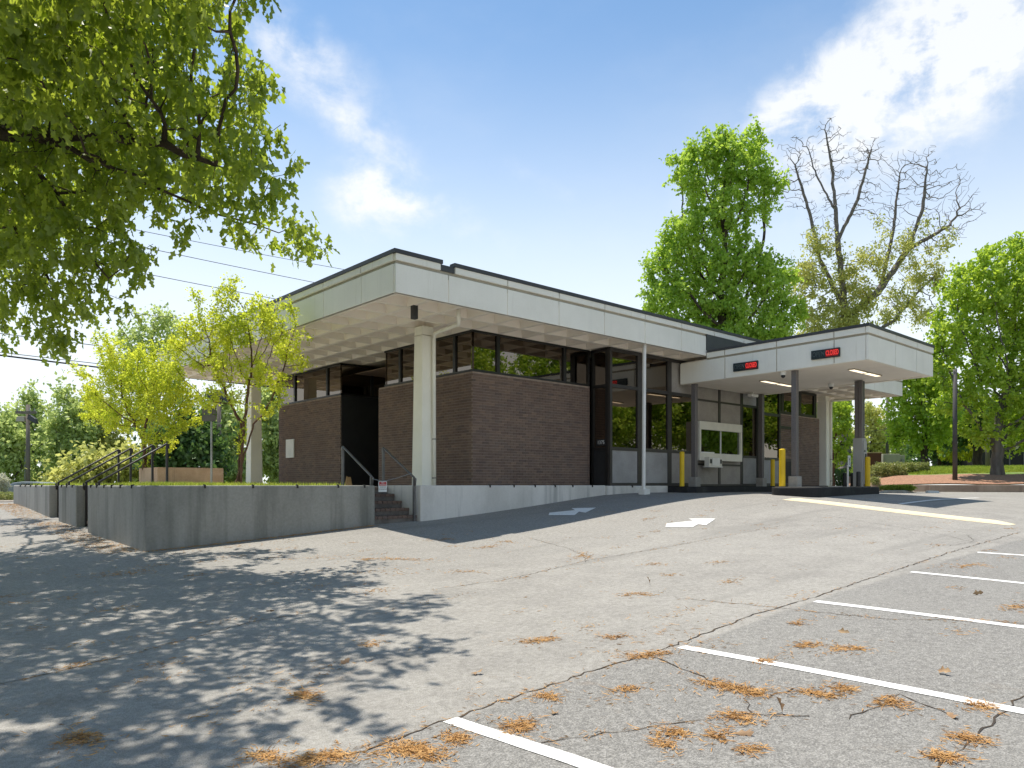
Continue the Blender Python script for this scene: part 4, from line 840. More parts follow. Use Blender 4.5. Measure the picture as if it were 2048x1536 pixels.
def tree(name, label, base, blobs, seed, leaf='leaf_bright', bark='bark', dens=1.2, step=.4, r_base=.25, r_tip=.012, per=10, spread=.3, L=.2, Wd=.13, stems=1, cat='tree', group=None, leaf_fn=None, kind='diamond',
         trunk_to=None, extra_nodes=None, droop=.5, dk=None, cnt_max=6, stem_spread=.25, leaf_n=None, max_nodes=5000, wob=.14, na=1200, nl=20000, wexp=0, up=.04, shell=.33):
    rng = np.random.default_rng(seed); base = np.array(base, float); vol = sum(4.19 * float(np.prod(np.array(r) * np.ones(3))) * min(1, (1.3 / (np.ones(3) * r)[0]) ** wexp) for c, r in blobs); dens = na / vol; step = .85 * dens ** (-1 / 3); attr = blob_points(blobs, dens, rng, wexp, shell); cz_ = min(c[2] - (r if np.isscalar(r) else r[2]) for c, r in blobs)
    top = np.array(trunk_to) if trunk_to is not None else np.array((*(attr.mean(0)[:2] * .35 + base[:2] * .65), max(base[2] + .5, cz_ + .15 * (attr[:, 2].max() - cz_))))
    nodes, par = [base.copy()], [-1]
    for s_ in range(stems):
        t_end = top + (rng.normal(0, stem_spread, 3) * (1, 1, .6) if stems > 1 else 0); b0 = base + (rng.normal(0, .07, 3) * (1, 1, 0) if stems > 1 else 0); n = max(2, int(np.linalg.norm(t_end - b0) / step)); last = 0
        for i in range(1, n + 1):
            p = b0 + (t_end - b0) * (i / n) + rng.normal(0, .03 * step / .3, 3) * (1, 1, 0); nodes.append(p); par.append(last); last = len(nodes) - 1
    if extra_nodes:
        for poly in extra_nodes:
            last = int(np.argmin(np.linalg.norm(np.array(nodes) - np.array(poly[0]), axis=1)))
            for a, b in zip(poly[:-1], poly[1:]):
                n = max(1, int(np.linalg.norm(np.array(b) - np.array(a)) / step))
                for i in range(1, n + 1): nodes.append(np.array(a) + (np.array(b) - np.array(a)) * i / n + rng.normal(0, .02, 3)); par.append(last); last = len(nodes) - 1
    N, Pn = colonize(attr, nodes, par, step, dk or step * 1.3, rng, up=up, max_nodes=max_nodes, wob=wob); rad, cnt, hc = radii(Pn, r_tip, r_base)
    TREE_STATS.append((label[:30], len(attr), len(N), round(step, 2)))
    t = thing(name, label, cat, tuple(base), group); V, F = limbs_mesh(N, Pn, rad)
    # flare at the foot
    fl = np.exp(-np.clip(V[:, 2] - base[2], 0, None) / .25) * .35; V[:, :2] += (V[:, :2] - base[:2]) * fl[:, None] * (np.linalg.norm(V[:, :2] - base[:2], axis=1) < r_base * 2)[:, None]
    np_mesh('trunk', V, F, bark, t, smooth=True)
    sel = np.where(cnt <= cnt_max)[0]; sel = sel[sel > stems * 2]
    if leaf_fn is not None: sel = sel[rng.random(len(sel)) < leaf_fn(N[sel])]
    per = max(2, int(round(nl / max(len(sel), 1)))); c = np.repeat(N[sel], per, 0); n = len(c)
    if n:
        # twiglets: leaves sit in small sprays rather than evenly
        tw = rng.normal(0, spread, (len(sel), 3, 3)); pick = rng.integers(0, 3, n); c = c + tw[np.repeat(np.arange(len(sel)), per), pick] * rng.random((n, 1)) + rng.normal(0, spread * .28, (n, 3)); c[:, 2] -= np.abs(rng.normal(0, spread * droop * .5, n))
        ax = rng.normal(0, 1, (n, 3)); ax[:, 2] -= droop * 1.3; sd_ = rng.normal(0, 1, (n, 3)); sz = rng.uniform(.65, 1.2, n); V, F = leaf_arrays(c, ax, sd_, L * sz, Wd * sz, kind); cr = np_mesh('crown', V, F, leaf, t); tag(cr, kind='stuff')
        return t, (c, ax, sd_, sz)
    return t, None
def pb(d, lst, fz=1.0, ds=0): return [(PX(x, y, d + (random.uniform(-ds, ds) if ds else 0)), (r * d / 1485, r * d / 1485, r * d / 1485 * fz)) for x, y, r in lst]

# --- the big oak, trunk just outside the left edge, branches hanging into the picture
oak_base = np.array((-3.0, 11.5, g1(-3, 11.5)))
ob = [(PX(*p), r) for p, r in (((60, 60, 11.0), 1.5), ((200, 60, 10.2), 1.25), ((330, 50, 9.8), 1.0), ((420, 110, 9.6), .62), ((120, 190, 10.8), 1.25), ((270, 190, 10.2), 1.15), ((400, 230, 9.9), .9), ((490, 300, 9.8), .70), ((545, 330, 9.9), .42), ((470, 380, 10.2), .6), ((545, 420, 10.4), .42),
    ((545, 235, 9.8), .30), ((525, 160, 9.6), .22), ((600, 470, 10.9), .40), ((640, 500, 11.3), .20), ((560, 480, 10.8), .30), ((480, 470, 10.6), .33), ((590, 400, 10.2), .20), ((360, 430, 10.2), .35), ((300, 330, 10.4), .75), ((150, 350, 11.0), 1.05), ((40, 320, 11.5), 1.1), ((230, 480, 11.0), .62), ((120, 480, 11.3), .9), ((20, 470, 11.6), .9), ((270, 560, 11.2), .28),
    ((200, 590, 11.3), .5), ((100, 610, 11.5), .6), ((20, 590, 11.6), .6), ((30, 670, 11.8), .25), ((150, 690, 11.6), .18), ((90, 660, 11.7), .22))]
ob += [((.2, 5.0, 7.0), 1.7), ((-.8, 7.6, 8.4), 2.4), ((-3, 8, 8.6), 3.0), ((-4.5, 12.5, 9.5), 3.4), ((-1.0, 11.5, 9.8), 2.6), ((1.0, 13.2, 8.6), 1.6), ((-2.0, 16.0, 8.0), 2.6), ((-7.5, 10, 8.0), 3.0), ((-5, 5.5, 7.5), 2.4), ((-1.5, 4.4, 7.4), 1.7)]
fork = (-2.6, 11.2, 3.2)
CROWN = [(-600, -900), (425, -900), (440, 60), (540, 160), (585, 300), (590, 400), (655, 490), (630, 540), (540, 500), (450, 480), (300, 470), (290, 590), (210, 640), (0, 700), (-600, 900)]
def in_poly(x, y, P):
    c = False
    for (x0, y0), (x1, y1) in zip(P, P[1:] + P[:1]):
        if (y0 > y) != (y1 > y) and x < (x1 - x0) * (y - y0) / (y1 - y0) + x0: c = not c
    return c
def fits(c, r):
    d = SU * c[0] + CU * c[1]
    if d < .3: return True
    x = 1024 + 1485 * (CU * c[0] - SU * c[1]) / d; y = 970 - 1485 * c[2] / d; p = r * 1485 / d * .95
    if y + p < -10 or x + p < -10: return True
    return all(in_poly(x + p * a, y + p * b, CROWN) for a, b in ((1, 0), (0, 1), (-1, 0), (.7, .7), (.7, -.7), (0, -1), (-.7, .7)))
ob = [b_ for b_ in ob if max(b_[0][2] * 0, 0) == 0 and (np.max(b_[1]) < 1.6 or fits(b_[0], np.max(b_[1])))]
for gx, gy, r_ in ((20, 1045, .8), (90, 1060, .8), (160, 1080, .8), (230, 1100, .7), (60, 1110, 1.0), (200, 1125, .9), (330, 1120, .8), (470, 1110, .6), (590, 1105, .4), (60, 1180, 1.1), (230, 1190, 1.1), (420, 1180, .9), (590, 1170, .7), (710, 1165, .45), (120, 1260, 1.0), (330, 1260, 1.0), (530, 1250, .8), (700, 1240, .6), (810, 1255, .5), (850, 1300, .4), (850, 1205, .4), (880, 1225, .3), (780, 1210, .5), (400, 1240, .8), (260, 1320, .8), (640, 1280, .6), (150, 1160, .9), (330, 1175, .8),
                   (90, 1350, .9), (320, 1340, .8), (530, 1330, .7), (700, 1310, .5), (810, 1330, .35), (200, 1430, .7), (420, 1420, .6), (560, 1400, .4), (60, 1490, .7), (300, 1490, .5), (470, 1500, .4), (770, 1460, .2)):
    q = PG(gx, gy)
    for h_ in (6.5, 7.5, 5.5, 8.5, 9.5, 4.8, 10.5, 11.5, 13):
        c = (q[0], q[1] + h_ * math.tan(math.pi / 2 - SUN_EL), q[2] + h_)
        if fits(c, r_ * .8): ob.append((c, r_)); break
    else: print('no place for shade blob', gx, gy)
ex = [[fork, PX(-120, 250, 10.9), PX(90, 275, 10.6), PX(230, 335, 10.3), PX(330, 385, 10.2), PX(470, 440, 10.6), PX(560, 465, 10.9)], [fork, PX(-60, 300, 11.2), PX(60, 330, 11.1), PX(140, 420, 11.1), PX(190, 520, 11.2), PX(225, 560, 11.2)], [fork, (-2.4, 10.6, 5.5), (-1.6, 9.0, 7.0), (0, 7.0, 7.2)], [fork, (-3, 11.4, 6), (-2.6, 12, 8.6)],
      [PX(90, 275, 10.6), PX(200, 270, 10.3), PX(330, 290, 10.1), PX(430, 330, 10.0)], [fork, PX(-80, 420, 11.6), PX(30, 460, 11.6), PX(110, 580, 11.6)]]
oak, oleaf = tree('oak_tree', 'large oak leaning in from the left, its leafy limbs overhanging', oak_base, ob, 3, 'leaf_oak', 'bark', dens=5.5, step=.2, r_base=.36, r_tip=.0045, per=9, spread=.15, L=.155, Wd=.098, kind='oak', trunk_to=fork, extra_nodes=ex, droop=1.35, cnt_max=4, max_nodes=20000, wob=.22, na=12000, nl=128000, wexp=2.6)

def single_leaves():
    c, ax, sd_, sz = oleaf; d = c[:, 0] * SU + c[:, 1] * CU; x = (c[:, 0] * CU - c[:, 1] * SU) / d; y = c[:, 2] / d; ok = np.where((d > 4) & (np.abs(x) < .68) & (y < .64) & (y > 0))[0]; ok = ok[np.argsort(d[ok] / sz[ok])][:300]
    ax = ax / np.linalg.norm(ax, axis=1)[:, None]; sd_ = sd_ - ax * np.sum(sd_ * ax, 1)[:, None]; sd_ /= np.linalg.norm(sd_, axis=1)[:, None]; nor = np.cross(ax, sd_); me = []
    for f in (.12, .3, .5): V, F = leaf_arrays(np.zeros((1, 3)), np.array([[0, 1., 0]]), np.array([[1., 0, 0]]), np.array([.15]), np.array([.125]), 'oak', f); m_ = bpy.data.meshes.new('leaf'); m_.from_pydata(V.tolist(), [], F.tolist()); m_.update(); m_.materials.append(MATS['leaf_oak']); me.append(m_)
    off = ORIG[oak]
    for k, i_ in enumerate(ok):
        o = bpy.data.objects.new('leaf', me[k % 3]); C.objects.link(o); o.parent = oak; a, s_, n_ = (Vector(v[i_]) for v in (ax, sd_, nor)); M = Matrix((s_, a, -n_)).transposed().to_4x4(); M.translation = Vector(c[i_]) - off + Vector((0, 0, -.01)); o.matrix_local = M
single_leaves()
# --- crape myrtles on the terrace
def px_tree(name, label, d, basepx, basey, lst, seed, **k):
    fz = k.pop('fz', 1.0); ds = k.pop('ds', 0); zb = k.pop('zb', None); rs = k.pop('rs', 1.0); lst = [(x, y, r * rs) for x, y, r in lst]; b = PX(basepx, basey, d)
    if zb is not None: b[2] = zb
    return tree(name, label, b, pb(d, lst, fz, ds), seed, **k)
px_tree('crape_myrtle', 'slender yellow-green crape myrtle in front of the far column', 15.7, 471, 974, [(475, 660, 38), (440, 690, 30), (520, 620, 30), (545, 660, 32), (580, 615, 18), (575, 700, 28), (600, 725, 18), (610, 670, 12), (455, 590, 26), (470, 560, 14), (400, 600, 14), (380, 575, 9), (425, 640, 24), (390, 660, 30), (360, 690, 26), (400, 720, 26), (450, 740, 34), (510, 740, 34), (550, 760, 26), (420, 800, 24), (530, 820, 18), (565, 790, 12), (350, 740, 18), (480, 800, 22)], 11,
        na=1700, nl=13500, leaf='leaf_myrtle', bark='bark_red', dens=16, step=.16, r_base=.048, r_tip=.0035, per=13, spread=.10, L=.066, Wd=.040, stems=4, trunk_to=PX(485, 850, 15.7), droop=.1, cnt_max=4, ds=.35, stem_spread=.13, zb=-.06)
px_tree('crape_myrtle', 'broad golden crape myrtle growing from the tan planter', 19.6, 293, 955, [(290, 760, 45), (240, 750, 40), (330, 760, 40), (200, 790, 34), (260, 820, 42), (320, 820, 40), (370, 790, 30), (220, 700, 26), (200, 670, 16), (290, 710, 30), (350, 700, 24), (170, 750, 16), (140, 735, 10), (230, 840, 30), (350, 850, 26), (180, 830, 22), (390, 840, 18), (300, 870, 26), (340, 890, 18)], 12,
        na=1900, nl=19000, leaf='leaf_myrtle', bark='bark_red', dens=13, step=.17, r_base=.06, r_tip=.0035, per=13, spread=.11, L=.072, Wd=.045, stems=5, trunk_to=PX(298, 880, 19.6), droop=.1, cnt_max=4, ds=.5, stem_spread=.18, zb=.3)
# --- trees beyond the building and at the lawn
px_tree('oak_tree', 'tall dense bright green oak rising behind the white roof', 42, 1460, 960, [(1470, 330, 62), (1440, 300, 45), (1510, 345, 45), (1400, 385, 48), (1530, 410, 32), (1450, 420, 60), (1370, 470, 55), (1330, 520, 42), (1345, 580, 55), (1310, 610, 25), (1420, 520, 65), (1500, 530, 62), (1550, 590, 48), (1440, 610, 70), (1530, 660, 60), (1360, 650, 55), (1570, 650, 32), (1450, 690, 80), (1400, 440, 40), (1368, 330, 40), (1395, 305, 36), (1500, 290, 42), (1545, 370, 34), (1305, 540, 34), (1300, 600, 34), (1568, 540, 38), (1590, 620, 34), (1450, 275, 30)], 21,
        na=3000, nl=50000, rs=.86, leaf='leaf_bright', bark='bark', dens=.55, step=.5, r_base=.42, r_tip=.016, per=22, spread=.34, L=.22, Wd=.15, droop=.5, cnt_max=4, zb=-.3)
zleaf = lambda N: np.clip((17.5 - N[:, 2]) / 6.0, .0, 1) * np.clip(.35 + 1.3 * np.sin(N[:, 0] * 1.9 + N[:, 2] * .8) * np.sin(N[:, 1] * 1.7 - N[:, 2] * 1.1), .04, 1)
px_tree('half_bare_tree', 'tall old tree with bare twiggy top and sparse pale leaves', 48, 1688, 960, [(1655, 265, 34), (1590, 300, 34), (1740, 310, 40), (1850, 320, 34), (1910, 370, 40), (1945, 420, 34), (1560, 370, 30), (1640, 330, 40), (1700, 320, 44), (1600, 340, 34), (1585, 400, 30), (1650, 420, 40), (1730, 400, 44), (1800, 340, 42), (1840, 370, 44), (1780, 430, 40), (1880, 420, 44), (1930, 400, 28), (1640, 480, 40), (1610, 560, 44), (1680, 560, 40), (1740, 520, 36), (1810, 490, 44), (1870, 480, 40), (1910, 470, 26), (1840, 560, 40), (1790, 610, 40), (1640, 640, 46), (1700, 640, 44), (1730, 590, 30), (1860, 630, 34)], 22,
        na=7000, nl=17000, leaf='leaf_pale', bark='bark_dead', dens=.75, step=.5, r_base=.40, r_tip=.011, per=10, spread=.38, L=.19, Wd=.12, droop=.6, leaf_fn=zleaf, trunk_to=PX(1690, 620, 48), zb=.3, extra_nodes=[[PX(1690, 620, 48), PX(1675, 480, 48), PX(1665, 340, 48), PX(1650, 260, 48)], [PX(1675, 480, 48), PX(1715, 400, 47.4), PX(1742, 300, 47)], [PX(1670, 420, 48), PX(1632, 350, 48.6), PX(1612, 285, 49)], [PX(1690, 640, 48), PX(1760, 580, 48), PX(1815, 500, 48), PX(1900, 450, 48)], [PX(1695, 700, 48), PX(1790, 640, 47.5), PX(1830, 590, 47.5), PX(1880, 540, 47)], [PX(1760, 580, 48), PX(1785, 470, 48.6), PX(1800, 345, 49)], [PX(1815, 500, 48), PX(1845, 420, 47.3), PX(1855, 325, 47)], [PX(1690, 620, 48), PX(1640, 520, 48.5), PX(1620, 430, 48.5), PX(1590, 330, 48.5)]], wob=.42, up=.22, shell=.6)
px_tree('pear_tree', 'broad bright green tree in the mulch bed by the tall pole', 33, 1995, 960, [(1960, 540, 50), (2020, 520, 56), (1910, 590, 44), (1980, 610, 70), (2050, 600, 80), (1890, 660, 46), (1950, 690, 70), (2030, 700, 80), (1875, 720, 34), (1920, 770, 52), (1990, 790, 66), (2070, 780, 80), (1890, 800, 34), (1960, 850, 44), (2040, 850, 56), (2120, 650, 90), (2130, 800, 80), (2080, 500, 50)], 23,
        na=2600, nl=46000, rs=.88, leaf='leaf_pear', bark='bark_light', dens=1.1, step=.36, r_base=.24, r_tip=.010, per=20, spread=.26, L=.17, Wd=.125, droop=.5, cnt_max=4, zb=.36, trunk_to=PX(1990, 870, 33))
px_tree('maple_tree', 'mid-size light green tree on the lawn behind the hedge', 46, 1848, 926, [(1845, 760, 44), (1815, 790, 36), (1880, 800, 40), (1830, 830, 42), (1870, 850, 38), (1800, 850, 26), (1905, 830, 28), (1785, 880, 16), (1840, 875, 26)], 24,
        na=900, nl=10000, leaf='leaf_pear', bark='bark', dens=.8, step=.4, r_base=.19, r_tip=.012, per=20, spread=.42, L=.24, Wd=.16, droop=.5, cnt_max=4, zb=1.2)
px_tree('myrtle_tree', 'small yellow-green tree with red stems seen under the canopy', 37, 1666, 975, [(1684, 815, 20), (1668, 860, 20), (1690, 850, 18), (1662, 890, 14), (1700, 880, 14), (1678, 900, 14), (1695, 910, 12)], 25,
        na=300, nl=3500, leaf='leaf_pear', bark='bark_red', dens=5, step=.2, r_base=.09, r_tip=.006, per=14, spread=.2, L=.16, Wd=.11, stems=3, droop=.3, stem_spread=.15, zb=-.1)
FARG = 'background trees left of the terrace'
far = [('tall pale green tree rising highest behind the crape myrtles', 62, 300, [(310, 630, 32), (345, 650, 38), (260, 670, 36), (300, 690, 46), (360, 710, 36), (230, 720, 32), (280, 750, 50), (340, 770, 50), (300, 830, 55)], 'leaf_wood', .14),
       ('conical green tree standing behind the floodlight pole', 66, 66, [(62, 775, 18), (60, 805, 26), (80, 820, 26), (45, 840, 34), (90, 860, 40), (50, 890, 46), (80, 930, 44)], 'leaf_wood', .14),
       ('light airy tree right of the floodlight pole', 58, 135, [(130, 790, 18), (145, 820, 26), (120, 850, 30), (160, 870, 34), (130, 900, 36), (150, 940, 36)], 'leaf_wood', .14),
       ('yellowish tree between floodlight pole and golden myrtle', 60, 190, [(190, 800, 24), (205, 830, 30), (180, 860, 34), (215, 890, 36), (190, 930, 40)], 'leaf_pale', .12),
       ('leafy tree at the far left edge behind the parked car', 56, 8, [(5, 850, 34), (25, 880, 36), (-10, 910, 44), (20, 940, 40), (-30, 860, 40)], 'leaf_wood', .14),
       ('dark green spreading tree behind the tan planter', 44, 375, [(380, 860, 40), (340, 890, 36), (410, 890, 34), (370, 920, 40), (310, 920, 30), (430, 930, 28)], 'leaf_dark', .2),
       ('bright green tree seen between far column and sign', 50, 450, [(440, 800, 24), (420, 850, 30), (470, 850, 30), (450, 900, 34), (480, 930, 30), (460, 950, 26)], 'leaf_wood', .2),
       ('green tree filling the gap right of the far column', 52, 545, [(545, 790, 22), (535, 840, 22), (555, 870, 26), (540, 910, 28), (560, 940, 26)], 'leaf_wood', .2),
       ('rounded green tree farthest left along the road', 58, -160, [(-150, 840, 40), (-190, 880, 40), (-130, 900, 44), (-170, 930, 44)], 'leaf_wood', .2),
       ('pale tall tree outside the left edge of the view', 60, -330, [(-320, 800, 44), (-360, 850, 50), (-290, 870, 50), (-330, 930, 50)], 'leaf_wood', .2),
       ('low bushy tree behind the black handrails', 46, 230, [(210, 930, 30), (250, 920, 28), (180, 945, 28), (280, 940, 26), (150, 950, 26), (120, 955, 22)], 'leaf_pale', .25)]
for i, (lb, d, bxp, bl, lf, dn) in enumerate(far): px_tree('woodland_tree', lb, d, bxp, 985, bl, 40 + i, leaf=lf, bark='bark_light', dens=dn * 1.6, step=.55, r_base=.24, r_tip=.02, per=24, spread=.6, L=.34, Wd=.24, droop=.4, cnt_max=4, group=FARG, zb=-1.4, na=500, nl=6500, rs=.9)
for i, (lb, d, bxp, bl) in enumerate((('green tree behind the bank, seen through its glazed bay', 52, 1290, [(1250, 850, 50), (1310, 860, 50), (1280, 910, 46), (1340, 920, 40), (1220, 920, 40)]), ('green tree behind the bank, seen through the end windows', 54, 1470, [(1420, 860, 46), (1480, 850, 50), (1540, 870, 44), (1450, 920, 40), (1520, 920, 40)]))): px_tree('woodland_tree', lb, d, bxp, 985, bl, 80 + i, leaf='leaf_wood', bark='bark', r_base=.24, r_tip=.02, spread=.6, L=.34, Wd=.24, droop=.4, cnt_max=4, group='trees behind the bank', zb=-.6, na=500, nl=9000)
FARG2 = 'background trees right of the building'
far = [('pale hazy tree far behind the equipment pillar', 75, 1745, [(1740, 830, 26), (1760, 860, 26), (1725, 870, 24), (1750, 900, 28), (1710, 910, 24)], 'leaf_pale', .10), ('distant green tree low behind the beige cabinets', 80, 1790, [(1790, 870, 26), (1770, 900, 26), (1820, 890, 26), (1800, 920, 26)], 'leaf_wood', .10),
       ('dark shade tree on the lawn left of the wooden pole', 52, 1955, [(1940, 830, 34), (1970, 850, 30), (1925, 860, 26), (1990, 830, 34), (1900, 870, 22)], 'leaf_dark', .25), ('dark leafy mass behind the mid-size lawn tree', 66, 1885, [(1880, 870, 30), (1860, 890, 26), (1910, 890, 26), (1890, 910, 22), (1840, 900, 22)], 'leaf_dark', .16), ('green tree behind the teller pillar and small myrtle', 60, 1650, [(1655, 800, 22), (1660, 850, 22), (1640, 890, 24), (1670, 920, 24)], 'leaf_wood', .2),
       ('dark hanging tree at the far right before the house', 50, 2062, [(2060, 830, 40), (2040, 850, 26), (2080, 870, 34), (2035, 870, 12)], 'leaf_dark', .25)]
for i, (lb, d, bxp, bl, lf, dn) in enumerate(far): px_tree('woodland_tree', lb, d, bxp, 950, bl, 60 + i, leaf=lf, bark='bark', dens=dn * 1.6, step=.5, r_base=.3, r_tip=.02, per=24, spread=.55, L=.32, Wd=.22, droop=.4, cnt_max=4, group=FARG2, zb=.9, na=350, nl=6000)
# trees across the lot, behind the photographer: they are what the windows mirror
mt0, _ = tree('maple_tree', 'full green maple across the lot, mirrored in the corner windows', (27, -9, g1(27, -9)), [((27, -9, 5), 3.0), ((25, -8, 7), 2.4), ((29, -10, 7), 2.4), ((27, -9, 9), 2.2), ((24.5, -9.5, 4.2), 1.8), ((29.5, -8, 4.4), 1.8)], 31, 'leaf_bright', 'bark', dens=.9, step=.45, r_base=.25, r_tip=.012, per=22, spread=.45, L=.26, Wd=.18, group='maples across the lot', cnt_max=4, na=1500, nl=22000)
for k, (du, dv, lb) in enumerate(((9, 1.5, 'green maple across the lot, mirrored in the glazed bay'), (17, 4, 'green maple across the lot, mirrored in the teller window'), (26, 9, 'green maple at the lot edge, mirrored in the end windows'), (1, -9, 'green maple farther across the lot behind the others'), (13, 2.5, 'green maple between its neighbours, mirrored left of the teller window'), (21, 6, 'green maple mirrored in the glass right of the teller window'), (24, 2, 'green maple mirrored behind others in the end windows'))):
    c = copy_tree(mt0, None, (du, dv, g1(27 + du, -9 + dv) - g1(27, -9))); c['label'] = lb; c.rotation_euler = (0, 0, 1.3 * (k + 1))

# --- hedges and bushes
def bush(name, label, cen, rad, n, leaf, seed, cat='bush', group=None, L=.07, Wd=.05, boxy=2.0, zfloor=None):
    rng = np.random.default_rng(seed); cen = np.array(cen, float); rad = np.array(rad, float); b = thing(name, label, cat, (cen[0], cen[1], cen[2] - rad[2]), group)
    d = rng.normal(size=(n, 3)); d /= (np.sum(np.abs(d) ** (2 * boxy), 1) ** (1 / (2 * boxy)))[:, None]; lump = 1 + .12 * np.sin(d[:, 0] * 9 + seed) * np.sin(d[:, 1] * 7) + .08 * np.sin(d[:, 2] * 11 + d[:, 0] * 5)
    c = d * rad * (rng.random(n) ** .22)[:, None] * lump[:, None]; a = -math.atan2(SU, CU); ca, sa = math.cos(a), math.sin(a); c = np.stack([c[:, 0] * ca - c[:, 1] * sa, c[:, 0] * sa + c[:, 1] * ca, c[:, 2]], 1) + cen
    if zfloor is not None: c = c[c[:, 2] > zfloor]
    n = len(c); V, F = leaf_arrays(c, rng.normal(0, 1, (n, 3)) + (0, 0, .5), rng.normal(0, 1, (n, 3)), rng.uniform(.6, 1.2, n) * L, rng.uniform(.6, 1.2, n) * Wd); tag(np_mesh('foliage', V, F, leaf, b), kind='stuff')
    st = MB(); rr = random.Random(seed)
    for k in range(9): p = Vector(cen) + Vector((rr.uniform(-.5, .5) * rad[0], rr.uniform(-.4, .4) * rad[1], -rad[2] * 1.02)); q_ = p + Vector((rr.uniform(-.3, .3) * rad[0], rr.uniform(-.3, .3) * rad[1], rad[2] * 1.5)); st.tube([p, (p + q_) / 2 + Vector((.03, 0, 0)), q_], [.02, .014, .006], 5)
    st.build('stems', 'bark', b); return b
HG = 'low hedges on the mulch bed'
bush('hedge', 'clipped low hedge on the mulch bed beside the yellow bollard', PX(1778, 944, 35), (.72, .5, .42), 9000, 'leaf_hedge', 1, 'hedge', HG); bush('hedge', 'smaller dark shrub next to the clipped hedge', PX(1817, 938, 36.5), (.38, .4, .30), 4000, 'leaf_hedge', 2, 'hedge', HG); bush('hedge', 'right-hand shrub at the end of the hedge row', PX(1843, 937, 37), (.32, .35, .28), 3500, 'leaf_hedge', 3, 'hedge', HG)
bush('ground_shrub', 'grassy low shrub at the tip of the mulch bed', PX(1795, 976, 29), (.62, .3, .09), 2500, 'grass_blade', 4, group=None); bush('ground_shrub', 'green tuft behind the maroon post', PX(1750, 962, 33), (.18, .2, .16), 900, 'leaf_hedge', 5)
bush('golden_bush', 'round golden-green bush on the lawn left of the dark pole', PX(1903, 890, 55), (1.0, 1.0, 1.15), 8000, 'leaf_gold', 6, L=.12, Wd=.08, boxy=1.1); bush('golden_bush', 'smaller yellow-green bush right of the dark pole', PX(1940, 900, 56), (.7, .7, .8), 4000, 'leaf_gold', 7, L=.12, Wd=.08, boxy=1.1)
bush('hedge', 'low ragged hedge beyond the kerb at the far left', PX(5, 992, 34), (1.6, .45, .17), 7000, 'leaf_hedge', 8, 'hedge'); bush('flowering_shrub', 'cream flowering shrub at the far left edge', PX(-8, 968, 38), (.62, .5, .6), 5000, 'blossom', 9, L=.09, Wd=.07, boxy=1.1)
bush('shrub', 'dark low shrub by the black posts under the canopy', PX(1680, 955, 39), (.6, .5, .45), 3500, 'leaf_dark', 10)
q = PX(1832, 948, 33.8)
# --- grass on the terrace edge and lawn
def grass(name, pts, h, w, m, seed):
    rng = np.random.default_rng(seed); n = len(pts); ax = rng.normal(0, .35, (n, 3)); ax[:, 2] = 1; V, F = leaf_arrays(pts, ax, rng.normal(0, 1, (n, 3)) * (1, 1, 0), h * rng.uniform(.5, 1.25, n), w * np.ones(n), fold=.05); return tag(np_mesh(name, V, F, m), kind='stuff')
rng = np.random.default_rng(5); n = 26000; pu_ = 3.76 + rng.random(n) ** 1.8 * 3.4; pv_ = 12.57 + rng.random(n) ** 1.3 * 11.0
ok = ~((pv_ > 15.5) & (pv_ < 16.85) & (pu_ < 5.2)) & ~((pv_ > 18.35) & (pv_ < 19.75) & (pu_ < 5.2)) & ~((pv_ > 16.8) & (pv_ < 18.42) & (pu_ < 5.12)) & ~((pu_ > 7.1) & (pv_ < 14))
clump = .5 + .5 * np.sin(pu_ * 5.1 + np.sin(pv_ * 3)) * np.sin(pv_ * 4.3); ok &= rng.random(n) < .35 + .65 * clump
grass('grass', np.stack([pu_, pv_, np.full(n, -.062)], 1)[ok], .115, .012, 'grass_blade', 6)
# rough grass on the lawn
K0 = np.array([k[:2] for k in KL]); n = 30000; px_ = rng.uniform(1690, 2060, n); dd = 34.8 + rng.random(n) ** 1.5 * 22; t_ = (px_ - 1024) / 1485; gu, gv = dd * (CU * t_ + SU), dd * (CU - SU * t_)
kd = np.interp(px_, [1690, 1735, 1790, 1860, 1950, 2050, 2250], [36, 33.5, 32, 31, 30.3, 30, 29.5]); s_ = (dd - kd) * np.sqrt(1 + t_ ** 2); gzv = np.minimum(-.03 + 1.3 * (1 - np.exp(-np.maximum(s_, 0) / 9)) + .06 * np.exp(-((s_ - 3) / 2.2) ** 2) + .03 * np.sin(gu * 1.7) * np.sin(gv * 1.3), 1.75); okk = s_ > 4.3
grass('grass', np.stack([gu, gv, gzv - .01], 1)[okk], .13, .03, 'grass_blade', 7)
